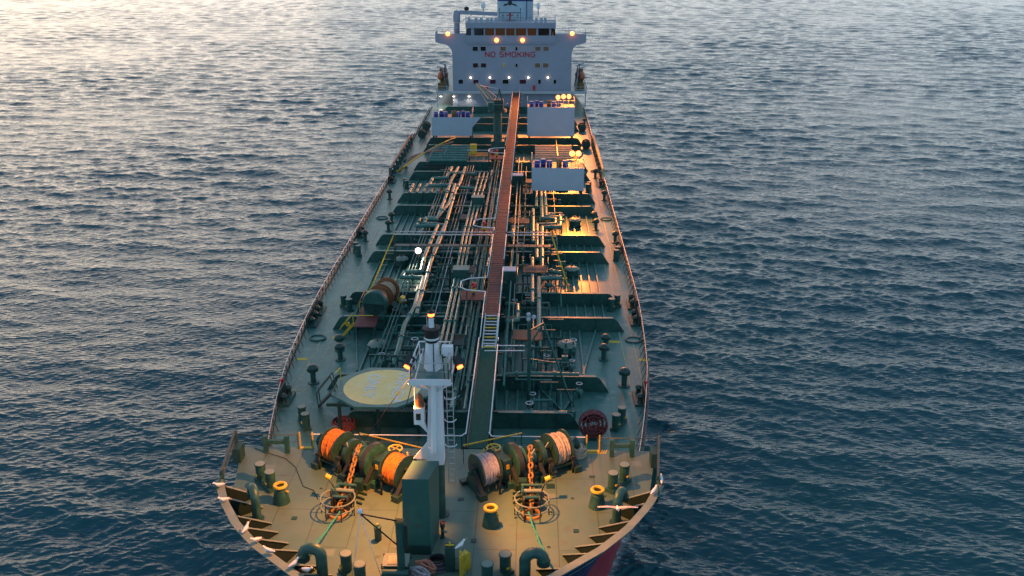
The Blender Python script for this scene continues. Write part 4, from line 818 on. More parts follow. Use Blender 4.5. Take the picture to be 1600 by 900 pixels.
#@@PART3
# ---------------------------------------------------------------- central catwalk
CX_ = 1.98; ZC = DK+3.6
def planks(t, y0, y1, w_, z, m_, name, dl):
    # walkway plates laid one after another, each with its own gap and a slight unevenness
    base = MB().box((0, 0, 0), (w_, dl-.06, .05)).mesh(name, m_); n = int((y1-y0)/dl)
    for k in range(n):
        o = bpy.data.objects.new(name, base); COL.objects.link(o); o.parent = t; o.location = (random.uniform(-.015, .015), y0+dl*(k+.5)-t.location.y, z-t.location.z+random.uniform(-.012, .012)); o.rotation_euler = (0, random.uniform(-.01, .01), 0)
def catwalk(name, label, y0, y1, w_, z, m_, mr, dl, strips=False, gaps=((), ())):
    t = thing(name, label, 'walkway', (CX_, y0, DK))
    if strips:
        for k in range(11): MB().box((CX_-w_/2+w_*(k+.5)/11, (y0+y1)/2, z), (w_/11*.62, y1-y0, .06)).build('grating_bar', m_, t)
        MB().box((CX_, (y0+y1)/2, z-.06), (w_, y1-y0, .04)).build('grating_tray', GK, t)
    else: planks(t, y0, y1, w_, z, m_, 'walkway_plate', dl)
    for s_ in (-1, 1): 
        MB().box((CX_+s_*(w_/2+.06), (y0+y1)/2, z-.05), (.1, y1-y0, .22)).build('side_beam', GK, t)
        segs = []; y = y0
        for ga, gb in gaps[0 if s_ < 0 else 1]: segs.append((y, ga)); y = gb
        segs.append((y, y1))
        for a, b in segs:
            MB().tube([(CX_+s_*(w_/2+.1), a, z+1.05), (CX_+s_*(w_/2+.1), b, z+1.05)], .04, 6).build('hand_rail', mr, t)
            MB().tube([(CX_+s_*(w_/2+.1), a, z+.55), (CX_+s_*(w_/2+.1), b, z+.55)], .022, 5).build('middle_rail', DRK, t)
            n = max(1, int((b-a)/1.6))
            for k in range(n+1): y_ = a+(b-a)*k/n; MB().bar((CX_+s_*(w_/2+.1), y_, z-.1), (CX_+s_*(w_/2+.1), y_, z+1.05), .05, .05).build('rail_post', DRK, t)
    n = int((y1-y0)/4)
    for k in range(n+1):
        y_ = y0+.4+(y1-y0-.8)*k/max(n, 1)
        for s_ in (-1, 1): MB().bar((CX_+s_*w_*.5, y_, DK), (CX_+s_*w_*.5, y_, z-.1), .14, .14).build('trestle_leg', GK, t)
        MB().box((CX_, y_, z-.18), (w_+.9, .14, .14)).build('cross_beam', GK, t)
    return t
catwalk('catwalk', 'long raised red catwalk with white handrails running aft along the middle of the deck', 76.6, 199.5, 1.2, ZC, RD, WH, .62, gaps=(((79.5, 83.5), (96.8, 97.8), (99.4, 102.6), (139, 143)), ((86.0, 88.6), (96.8, 97.8), (118., 120.5))))
catwalk('gangway', 'dark green grated gangway between the forecastle and the red catwalk', BRK+.1, 70.6, 1.36, FC, GT, WH, .6, True, gaps=((), ((69.2, 69.9),)))
t = thing('catwalk_stair', 'open stair with pale rungs joining green gangway and red catwalk', 'stair', (CX_, 70.6, DK))
for s_ in (-1, 1):
    MB().bar((CX_+s_*.55, 70.6, FC), (CX_+s_*.55, 76.6, ZC), .1, .25).build('stringer', RS, t)
    MB().tube([(CX_+s_*.7, 70.6, FC+1.05), (CX_+s_*.7, 76.6, ZC+1.05)], .04, 6).build('hand_rail', WH, t)
for k in range(11): f = (k+.5)/11; MB().box((CX_, 70.6+6*f, FC+(ZC-FC)*f+.05), (1.1, .2, .05)).build('tread', RS if k % 3 else YE, t)
# side bays of the catwalk with monitors
def monitor(y, lb, mcol=RE):
    x = CX_-1.9; t = thing('foam_monitor', lb, 'fire monitor', (x, y, DK), group='red and yellow fire monitors')
    MB().cyl((0, 0, 0), (0, 0, 3.9), .12, n=10).build('riser', GK, t, False); MB().lathe([(.2, 3.9), (.25, 4.05), (.2, 4.25), (0, 4.28)], (0, 0, 0), 12).build('swivel', YE, t, False)
    MB().cyl((-.1, 0, 4.25), (.3, -.5, 4.75), .12, .09, 10).build('nozzle', mcol, t, False); MB().box((0, .25, 4.45), (.35, .35, .5)).build('gear_box', mcol, t, False)
    b = thing('monitor_platform', lb.replace('red and yellow fire monitor', 'railed platform of the fire monitor').replace(' the front end of', '').replace(' just', '').replace(' the third and fourth', ' middle'), 'platform', (x, y, DK), group='monitor platforms beside the catwalk')
    MB().box((x, y, ZC-.02), (2.2, 2.6, .06)).build('floor', RD, b)
    MB().tube([(CX_-.7, y-1.9, ZC+1.05), (x-.5, y-1.5, ZC+1.05), (x-1.15, y-.8, ZC+1.05), (x-1.15, y+.8, ZC+1.05), (x-.5, y+1.5, ZC+1.05), (CX_-.7, y+1.9, ZC+1.05)], .05, 6).build('hand_rail', WH, b)
    for dx, dy in ((-1.15, -.8), (-1.15, .8), (-.5, -1.5), (-.5, 1.5)): MB().bar((x+dx, y+dy, DK), (x+dx, y+dy, ZC+1.05), .07, .07).build('post', GK, b)
monitor(81.4, 'red and yellow fire monitor left of the front end of the red catwalk')
monitor(101., 'red and yellow fire monitor left of the catwalk between the third and fourth girders')
monitor(138.5, 'red and yellow fire monitor left of the catwalk just in front of the hose crane')
# white cross walk rails
for s_, x1, nm in ((-1, -9.4, 'left'), (1, 7.5, 'right')):
    t = thing('cross_walkway', 'narrow crossing walkway with twin white handrails, %s of the red catwalk' % nm, 'walkway', (CX_+s_*.8, 97.3, DK))
    MB().box(((CX_+s_*.8+x1)/2, 97.3, ZC-.4), (abs(x1-CX_)-.8, .8, .06)).build('floor', GK, t)
    for dy in (-.5, .5):
        MB().tube([(CX_+s_*.75, 97.3+dy, ZC+.95), (x1, 97.3+dy, ZC+.95)], .06, 6).build('hand_rail', RS, t)
        for k in range(7): x = CX_+s_*.8+(x1-CX_-s_*.8)*k/6; MB().bar((x, 97.3+dy, ZC-.4), (x, 97.3+dy, ZC+.95), .05, .05).build('rail_post', DRK, t)
    for k in (.25, .65, 1.): x = CX_+(x1-CX_)*k; MB().bar((x, 97.3, DK), (x, 97.3, ZC-.43), .14, .14).build('leg', GK, t)
    MB().bar((x1, 97.1, ZC+.9), (x1+s_*1.9, 91, DK+.1), .09, .12).bar((x1, 97.6, ZC+.9), (x1+s_*1.9, 91.5, DK+.1), .09, .12).build('stair_rail', YE, t)
    for k in range(8): f = (k+.5)/8; MB().box((x1+s_*1.9*f, 97.3-6*f, ZC-.4-(ZC-.4-DK)*f), (.7, .25, .04)).build('stair_tread', GK, t)
# green lockers beside the catwalk
def locker(px0, px1, pyt, pyb, zf, Yd, lb):
    Y = at((px0+px1)/2, pyb, zf).y; a = aty(px0, pyt, Y); b = aty(px1, pyt, Y); t = thing('green_locker', lb, 'locker', ((a.x+b.x)/2, Y, zf), group='tall green lockers by the catwalk')
    MB().box(((a.x+b.x)/2, Y+Yd/2, (a.z+zf)/2), (b.x-a.x, Yd, a.z-zf)).build('cabinet', G1, t)
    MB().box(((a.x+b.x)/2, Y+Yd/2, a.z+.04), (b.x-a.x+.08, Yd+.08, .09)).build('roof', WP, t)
    for s_ in (-1, 1): MB().box(((a.x+b.x)/2+s_*(b.x-a.x)*.25, Y-.02, (a.z+zf)/2), ((b.x-a.x)*.45, .05, (a.z-zf)*.92)).build('door', GK if s_ > 0 else G1, t)
    MB().box(((a.x+b.x)/2, Y+Yd/2, (zf+DK)/2), (.8*(b.x-a.x), Yd*.7, zf-DK)).build('pedestal', GK, t) if zf > DK+.05 else None
    return t
locker(785, 806, 424, 470, DK+.9, 1.2, 'tall green locker with pale roof right of the catwalk, near the middle of the deck')
locker(801, 817, 275, 307, DK+.9, 1.4, 'tall green locker with pale roof left of the lower white screen')
# boxes over the thin pipes
for (x0, x1, yt, yb_, zt, lb) in ((708, 732, 416, 430, 3.4, 'green box bridging three thin pipes, front one near the middle of the deck'), (737, 756, 303, 313, 3.4, 'green box bridging three thin pipes, rear one behind the second girder')):
    a, b = at(x0, yt+6, DK+zt), at(x1, yt+6, DK+zt); t = thing('pipe_cover_box', lb, 'box', ((a.x+b.x)/2, a.y, DK))
    MB().box(((a.x+b.x)/2, a.y+.6, DK+zt-.45), (b.x-a.x, 1.3, .9)).build('housing', G1, t); MB().box(((a.x+b.x)/2, a.y+.6, DK+zt+.03), (b.x-a.x+.1, 1.4, .06)).build('lid', G2, t)
    for s_ in (-1, 1): MB().box(((a.x+b.x)/2+s_*(b.x-a.x)*.45, a.y+.6, DK+(zt-.9)/2), (.12, .5, zt-.9)).build('leg', GK, t)

# ---------------------------------------------------------------- pipes on deck
def pipe(lb, pix, r, z=2.1, m_=G2, group='cargo pipes along the deck', extend=None, sup=True):
    P = [at(px, py, DK+(zz if zz else z)) for px, py, zz in [(q+(None,))[:3] for q in pix]]
    if extend: P = [Vector((extend[0], extend[1], P[0].z))]+P
    c = P[0]; t = thing('cargo_pipe', lb, 'pipe', (c.x, c.y, DK), group=group)
    MB().tube(P, r, 10).build('pipe_run', m_, t)
    mbf = []
    for a, b in zip(P[:-1], P[1:]):
        L = (b-a).length; n = max(1, int(L/6.2)); d = (b-a).normalized()
        for k in range(n):
            q = a+(b-a)*((k+.5)/n)
            if L > 2: MB().cyl(tuple(q-d*.07), tuple(q+d*.07), r+.09, n=10).build('flange', m_, t)
            if sup and L > 4: MB().box((q.x, q.y+.6, DK+(q.z-DK-r)/2), (.14, .14, q.z-DK-r)).box((q.x, q.y+.6, q.z-r-.04), (r*2.6, .2, .08)).build('pipe_support', GK, t)
    return t
gl = 'big green cargo pipes left of the catwalk'
pipe('leftmost of three big cargo pipes left of the catwalk, with a square loop', [(706, 262), (698, 278), (676, 279), (671, 290), (711, 289), (702, 318), (681, 343), (657, 343), (652, 353), (684, 353), (664, 400), (658, 424), (632, 426), (628, 433), (661, 434), (648, 480), (632, 508, 2.), (622, 548, 1.7), (613, 572, 1.2)], .23, group=gl)
pipe('middle of three big cargo pipes left of the catwalk, looping near the third girder', [(716, 262), (705, 283), (693, 318), (684, 340), (666, 341), (663, 349), (695, 352), (680, 388), (672, 415), (665, 440), (655, 474), (651, 492)], .22, group=gl)
pipe('right of three big cargo pipes left of the catwalk, straight and pale with wear', [(727, 262), (719, 286), (712, 298), (702, 332), (694, 360), (688, 374), (678, 398)], .22, group=gl)
gm = 'thin pipes through the green boxes'
for k, (x0, xm, x1, nm) in enumerate(((750, 739, 689, 'left'), (757, 745, 697, 'middle'), (763, 751, 706, 'right'))):
    pipe('%s of three parallel green pipes passing through the two green boxes' % nm, [(x0, 270), (xm-.5, 312), (xm-16, 372), (xm-26, 428), (x1, 532), (x1-12, 575)], .13, z=2.5, group=gm)
gc = 'pipes close to the left side of the catwalk'
pipe('fat pale pipe running close along the left side of the catwalk', [(775, 296), (765, 345), (757, 388), (746, 440), (735, 490), (727, 540), (716, 590), (706, 640)], .22, z=1.9, group=gc)
pipe('slim pipe just left of the fat pale pipe by the catwalk', [(766, 290), (757, 335), (748, 380), (737, 430), (727, 485), (717, 530), (702, 605)], .13, z=2.2, group=gc)
pipe('slim pipe hugging the left catwalk rail', [(781, 290), (772, 345), (764, 395), (755, 445), (745, 500), (737, 560), (726, 640)], .12, z=2.4, group=gc)
gr_ = 'big cargo pipes right of the catwalk'
pipe('leftmost of the big warm lit pipes below the lower white screen', [(839, 285), (838, 324)], .2, group=gr_)
pipe('looped pipe below the lower white screen, the one nearer the catwalk', [(845, 285), (847, 341), (868, 342), (868, 350), (839, 351), (839, 404)], .22, group=gr_)
pipe('looped pipe below the lower white screen, the outer one', [(851, 285), (853, 338), (876, 340), (876, 354), (847, 355), (847, 422), (876, 426)], .22, group=gr_)
pipe('short straight warm lit pipe between the catwalk and the looped pipes', [(833, 327), (833, 378)], .2, group=gr_)
pipe('straight grey pipe right of the tall green locker', [(832, 404), (832, 474)], .22, group=gr_)
pipe('pale pipe bending from the orange lit bay towards the bow', [(878, 434), (842, 435), (842, 505), (842, 545, 1.5)], .22, group=gr_)
pipe('pair loop of green pipe beside the catwalk on the right, third girder', [(801, 372), (800, 342), (817, 342), (817, 354), (800, 356)], .18, group=gr_)
pipe('bent pale pipe loop below the tall green locker', [(790, 474), (809, 477), (809, 500), (790, 502)], .2, group=gr_)
pipe('dark pipe crossing left to right just behind the seventh girder', [(785, 585), (830, 583), (905, 585)], .14, z=1.7, group=gr_)
gt = 'transverse pipes at the rear manifold'
for k, (a, b) in enumerate((((676, 279), (698, 278)), ((700, 270), (745, 272)), ((712, 292), (760, 296)))):
    pipe('teal cross pipe near the rear manifold left of the catwalk, %s' % ('rearmost', 'second', 'third from behind')[k], [a, b], .2, group=gt)
for k in range(6):
    x = 640+k*11; pipe('short stub pipe on the left deck, %s from the left of a row of six' % ('first', 'second', 'third', 'fourth', 'fifth', 'last')[k], [(x+6, 288), (x, 301)], .2, z=1.4, group='stub pipes behind the rearmost visible girder', sup=False)
# smaller cross pipes and clutter between the girders, one object each
ORD = ['first', 'second', 'third', 'fourth', 'fifth', 'sixth', 'seventh', 'eighth']
bays = [(63.4, 68.6), (69.6, 81.), (82, 87.4), (88.4, 100.3), (101.3, 106.6), (107.6, 119.3), (120.3, 125.8), (126.8, 138)]
valve = None
def valve_proto():
    t = thing('deck_valve', 'x', 'valve', (0, 0, 0)); MB().cyl((0, -.25, .55), (0, .25, .55), .2, n=10).build('body', G2, t, False); MB().cyl((0, 0, 0), (0, 0, 1.15), .06, n=6).build('stem', GK, t, False)
    MB().tube([(.22*math.cos(a), .22*math.sin(a), 1.17) for a in np.linspace(0, 2*math.pi, 11)[:-1]], .035, 5, True).build('handwheel', RS, t, False); return t
def hatch_proto():
    t = thing('tank_hatch', 'x', 'hatch', (0, 0, 0)); MB().lathe([(.85, 0), (.85, .75), (.95, .78), (.95, .9)], (0, 0, 0), 20).build('coaming', G1, t, False)
    l = MB().lathe([(.95, .9), (.8, 1.08), (.4, 1.2), (0, 1.22)], (0, 0, 0), 20).build('lid', capm, t, False); MB().tube([(.3*math.cos(a), .3*math.sin(a), 1.42) for a in np.linspace(0, 2*math.pi, 13)[:-1]], .04, 5, True).cyl((0, 0, 1.2), (0, 0, 1.45), .05, n=6).build('handwheel', GK, l, False)
    for k in range(8): a = k*math.pi/4; MB().box((.93*math.cos(a), .93*math.sin(a), .92), (.1, .1, .16), a).build('dog_clip', GK, t, False)
    return t
VV = valve_proto(); vv = [True]; HH = hatch_proto(); hh = [True]
for bi, (y0, y1) in enumerate(bays):
    wide = y1-y0 > 8; o_ = ORD[bi]
    if wide:
        spots = {1: [(591, 551), (885, 552)], 3: [(628, 414), (893, 430)], 5: [(672, 359), (898, 352)]}.get(bi, [(700, 285), (880, 300)])
        for s_, (px, py) in zip(('left', 'right'), spots):
            p = at(px, py+2, DK); place(HH, hh, (p.x, p.y, DK+.1), 0, 'round domed tank hatch in the %s bay from the bow, %s of the catwalk' % (o_, s_), 'round tank hatches', .95 if bi < 2 else .85)
    for s_, xa, xb in (('left', -8.6, .9), ('right', 3.3, 9.3)):
        if bi == 0 and s_ == 'left': xa = -5
        n = (8 if s_ == 'left' else 6) if wide else 3
        for k in range(n):
            y = y0+(y1-y0)*(k+.5)/n+random.uniform(-.4, .4); a = random.uniform(xa, xa+3.5); b = random.uniform(xb-2.5, xb); z = DK+random.choice((.6, .85, 1.1, 1.5)); r = random.choice((.06, .08, .1, .13))
            pts = [(a, y+random.choice((-1, 1))*min(1.4, (y1-y0)*.2), z), (a, y, z), (b, y, z), (b, y, DK+.1)]
            m1 = MB().tube(pts, r, 6)
            for q in range(3): xx = a+(b-a)*(q+.5)/3; m1.bar((xx, y, DK), (xx, y, z-r), .08, .08)
            single(m1, 'branch_pipe', random.choice((G2, G1, G2, GK, capm)), '%s branch pipe from the front in the %s bay, %s of the catwalk' % (ORD[k], o_, s_), 'pipe', 'small branch pipes crossing the %s bay, %s of the catwalk' % (o_, s_))
        n = 6 if wide else 3
        for k, x in enumerate(sorted(random.uniform(xa, xb) for _ in range(n))):
            y = random.uniform(y0+.5, y1-.5)
            place(VV, vv, (x, y, DK+random.choice((.1, .5))), random.uniform(0, 3.1), '%s hand wheel valve from the left in the %s bay, %s of the catwalk' % (ORD[k], o_, s_), 'hand wheel valves in the %s bay, %s of the catwalk' % (o_, s_), random.uniform(.8, 1.3))
        for k, x in enumerate(sorted(random.uniform(xa+1, xb-1) for _ in range(6 if wide else 2))):   # small trestles
            y = random.uniform(y0+.8, y1-.8); h = random.uniform(1.6, 2.6); m1 = MB()
            for dx in (-.6, .6): m1.bar((x+dx, y, DK), (x+dx, y, DK+h), .1, .1)
            m1.bar((x-.7, y, DK+h), (x+.7, y, DK+h), .12, .12)
            single(m1, 'pipe_trestle', G1, '%s dark green pipe trestle from the left in the %s bay, %s of the catwalk' % (ORD[k], o_, s_), 'trestle', 'pipe trestles in the %s bay, %s of the catwalk' % (o_, s_))
    if wide:   # lengthwise small bores near the catwalk
        for k, x in enumerate((-.6, -1.3, 3.2, 3.9, 5.6)):
            z = DK+random.choice((.9, 1.3, 1.8)); m1 = MB().tube([(x, y0+.2, z), (x, y1-.2, z)], random.choice((.06, .09, .12)), 6)
            for q in range(3): yy = y0+(y1-y0)*(q+.5)/3; m1.bar((x, yy, DK), (x, yy, z), .08, .08)
            s_ = 'left' if x < CX_ else 'right'
            single(m1, 'service_line', random.choice((G2, G1, RS, G2)), 'thin lengthwise service line in the %s bay, %s' % (o_, ('nearest on the left of the catwalk', 'second on the left of the catwalk', 'nearest on the right of the catwalk', 'second on the right of the catwalk', 'farthest right of the catwalk')[(1, 0, 2, 3, 4)[k] if k > 1 else (0, 1)[k]]), 'pipe', 'service lines in the %s bay, %s of the catwalk' % (o_, s_))
# stub posts with round heads behind the girders
for gy in GY[2:8]:
    for side, xs in (('left', (-11, -10, -9, -8)), ('right', (7.4, 8.6, 9.8, 10.9))):
        for x in xs:
            single(MB().cyl((x, gy+.45, DK), (x, gy+.45, DK+1.0), .05, n=6).lathe([(.04, 1.), (.12, 1.06), (.12, 1.18), (0, 1.24)], (x, gy+.45, DK), 8), 'sounding_pipe', G2 if side == 'left' else YE, '%s knob topped sounding pipe behind the %s girder, %s side' % (('first', 'second', 'third', 'fourth')[xs.index(x)], ORD[GY.index(gy)], side), 'pipe', 'sounding pipes behind the %s girder, %s side' % (ORD[GY.index(gy)], side))

# long thin hydraulic lines running the length of the tank deck
for k, (x, ya, yb_, z, r_, m_) in enumerate(((-7.6, 70, 141, .5, .05, G2), (-7.25, 70, 141, .5, .05, capm), (-6.9, 70, 141, .55, .05, G2), (-4.3, 84, 141, .75, .06, G1), (-3.9, 64, 141, .75, .06, G2), (-3.5, 64, 141, .75, .05, RS), (-.2, 64, 141, 1.9, .07, G1), (.2, 64, 141, 1.6, .07, capm), (.55, 64, 141, 1.9, .06, G2), (3.4, 64, 141, 2.0, .08, G2), (3.8, 70, 141, 1.7, .05, capm), (4.5, 84, 141, .6, .06, G1), (8.3, 84, 141, .5, .05, G2))):
    m1 = MB().tube([(x, ya, DK+z+1.0), (x, yb_, DK+z+1.0)], r_, 6)
    for q in range(int((yb_-ya)/6.3)): m1.bar((x, ya+3+q*6.3, DK), (x, ya+3+q*6.3, DK+z+1.0), .07, .07)
    single(m1, 'hydraulic_line', m_, '%s lengthwise hydraulic line, number %s from the left of thirteen' % ('slim green' if m_ in (G1, G2) else 'slim pale', ('one', 'two', 'three', 'four', 'five', 'six', 'seven', 'eight', 'nine', 'ten', 'eleven', 'twelve', 'thirteen')[k]), 'pipe', 'hydraulic lines along the tank deck')
for bi, (y0, y1) in enumerate(bays[1:], 1):
    if y1-y0 < 8: continue
    for s_, xa, xb in (('left', -3., -1.), ('right', 3.4, 6.5)):
        x, y = random.uniform(xa, xb), random.uniform(y0+2, y1-4); t = thing('pipe_grating', 'dark grated access platform over the pipes in the %s bay, %s of the catwalk' % (ORD[bi], s_), 'platform', (x, y, DK), group='grated access platforms over the pipes')
        MB().box((x, y, DK+2.35), (2.6, 2.2, .06)).build('grating', BK, t); MB().tube([(x-1.3, y+1.1, DK+3.3), (x-1.3, y-1.1, DK+3.3), (x+1.3, y-1.1, DK+3.3), (x+1.3, y+1.1, DK+3.3)], .035, 5).build('handrail', G2, t)
        for dx in (-1.3, 1.3):
            for dy in (-1.1, 1.1): MB().bar((x+dx, y+dy, DK), (x+dx, y+dy, DK+3.3), .08, .08).build('post', G1, t)
        x, y = random.uniform(-9.5, -6) if s_ == 'left' else random.uniform(6.5, 9.5), random.uniform(y0+1, y1-2)
        t = thing('tank_cleaning_machine', 'squat green tank cleaning machine in the %s bay, far %s side' % (ORD[bi], s_), 'machine', (x, y, DK), group='tank cleaning machines'); MB().lathe([(.4, 0), (.4, .3), (.2, .32), (.2, .8)], (0, 0, 0), 12).build('base', G1, t, False); MB().box((0, 0, 1.), (.5, .35, .4)).build('drive_box', G2, t, False)

# ---------------------------------------------------------------- helicopter winching platform
zH = DK+3.05; c = at(598, 604, zH); PR = (at(659, 604, zH).x-at(537.5, 604, zH).x)/2
t = thing('winching_platform', 'octagonal green platform with a pale yellow circle and faded white words', 'platform', (c.x, c.y, DK))
oc = [(c.x+PR*1.34*math.cos(R(22.5+45*k))*1., c.y+PR*1.22*math.sin(R(22.5+45*k))) for k in range(8)]
MB().prism(oc, zH-.18, zH).build('octagon_deck', GD, t)
MB().prism([(c.x+PR*math.cos(a), c.y+PR*math.sin(a)) for a in np.linspace(0, 2*math.pi, 57)[:-1]], zH+.001, zH+.006).build('yellow_circle', CR, t)
for x, y in ((-3.2, -2.2), (3.2, -2.2), (-3.2, 2.2), (3.2, 2.2), (0, -2.6), (0, 2.6)): MB().box((c.x+x*.9, c.y+y, (DK+zH-.18)/2), (.22, .22, zH-.18-DK)).build('leg', GK, t)
for k in range(4): MB().box((c.x, c.y-2.4+k*1.6, zH-.3), (7.5, .14, .24)).build('deck_beam', GK, t)
def words(txt, size, loc, rot, m_, par, name, depth=.004, spacing=1., sx=1.):
    cu = bpy.data.curves.new('tmp_text', 'FONT'); cu.body = txt; cu.size = size; cu.extrude = depth; cu.align_x = 'CENTER'; cu.align_y = 'CENTER'; cu.space_character = spacing; cu.offset = size*.004
    to = bpy.data.objects.new('tmp_text', cu); COL.objects.link(to); bpy.context.view_layer.update()
    me = bpy.data.meshes.new_from_object(to.evaluated_get(bpy.context.evaluated_depsgraph_get())); bpy.data.objects.remove(to); me.name = name
    me.materials.clear(); me.materials.append(m_); o = bpy.data.objects.new(name, me); COL.objects.link(o); o.parent = par; o.location = Vector(loc)-Vector(parent_loc(par)); o.rotation_euler = rot; o.scale = (sx, 1, 1); return o
words('WINCH', 1.25, (at(624, 604, zH).x, c.y, zH+.014), (0, 0, -math.pi/2), TWH, t, 'lettering', sx=1.15)
words('ONLY', 1.25, (at(579, 604, zH).x, c.y+.1, zH+.014), (0, 0, -math.pi/2), TWH, t, 'lettering', sx=1.15)
# its boarding ladder on the left
q = at(499, 634, DK); e = Vector((c.x-PR*1.2, c.y+.5, zH)); t = thing('boarding_ladder', 'steep dark ladder with handrails up to the left corner of the yellow circle platform', 'ladder', tuple(q))
for dy in (-.35, .35):
    MB().bar((q.x, q.y+dy, DK+.05), (e.x, e.y+dy-1.0, e.z), .06, .16).build('stringer', BK, t)
    MB().tube([(q.x, q.y+dy, DK+.1), (q.x-.05, q.y+dy, DK+1.3), (e.x-.2, e.y+dy-1.0, e.z+1.2), (e.x+.1, e.y+dy-1.0, e.z)], .045, 5).build('handrail', DRK, t)
for k in range(9): f = (k+.5)/9; MB().box((q.x+(e.x-q.x)*f, q.y+(e.y-1.-q.y)*f, DK+.05+(e.z-DK)*f), (.2, .7, .04)).build('tread', GK, t)
MB().tube([(e.x, e.y-.6, e.z+1.1), (e.x+.2, e.y+.3, e.z+1.1), (e.x+.2, e.y+.3, e.z)], .045, 5).build('top_hoop', YE, t)
# davit mast right of the gangway
p = at(826, 640, DK); t = thing('derrick_post', 'slim green derrick post with lattice arm and white globes, right of the gangway', 'derrick', tuple(p))
Yd = p.y; zt = aty(826, 500, Yd).z
MB().cyl(tuple(p), (p.x, p.y, zt), .14, n=10).build('post', G1, t)
arm0 = (p.x+.1, Yd, aty(826, 516, Yd).z); arm1 = (aty(849, 505, Yd+2).x, Yd+2, aty(849, 505, Yd+2).z); arm2 = (aty(893, 632, Yd).x, Yd, DK+.6)
MB().bar(arm0, arm1, .1, .1).bar((p.x, Yd, arm0[2]-1.3), arm1, .1, .1).bar(arm1, arm2, .12, .12).bar((p.x, Yd, arm0[2]-2.4), ((arm1[0]+arm2[0])/2, Yd+1, (arm1[2]+arm2[2])/2), .1, .1).build('lattice_arm', G1, t)
for dx, dz in ((0, .45), (0, .05), (.4, .25)): MB().lathe([(0, -.16), (.14, -.1), (.17, 0), (.14, .1), (0, .17)], (p.x+dx-.05, Yd, zt+dz), 10).build('globe', WP, t)
for k in range(2): single(MB().tube([tuple(at(757+k*0, 540+k*8, FC+1)), tuple(at(820, 540+k*8, FC+1))], .04, 6), 'cross_handrail', WH, 'short white handrail running right from the top of the green gangway, %s one' % ('rear', 'front')[k], 'handrail')

# ---------------------------------------------------------------- white floodlight beside the left pipes
fl = at(655, 432, DK); t = thing('deck_floodlight', 'bright white floodlight on a post left of the pipes amidships', 'floodlight', tuple(fl)); zf_ = aty(655, 393, fl.y).z
MB().cyl(tuple(fl), (fl.x, fl.y, zf_), .07, n=8).build('post', GK, t); h_ = MB().cyl((fl.x, fl.y, zf_+.1), (fl.x, fl.y+.35, zf_+.1), .4, .25, 14).build('lamp_housing', GK, t)
MB().cyl((fl.x, fl.y+.0, zf_+.1), (fl.x, fl.y-.06, zf_+.1), .32, n=18).build('lit_lens', LWH, h_); lampsrc((fl.x, fl.y-.12, zf_+.05), 500, (1, .85, .65), (fl.x, fl.y-9, DK), 150, .5, .25)

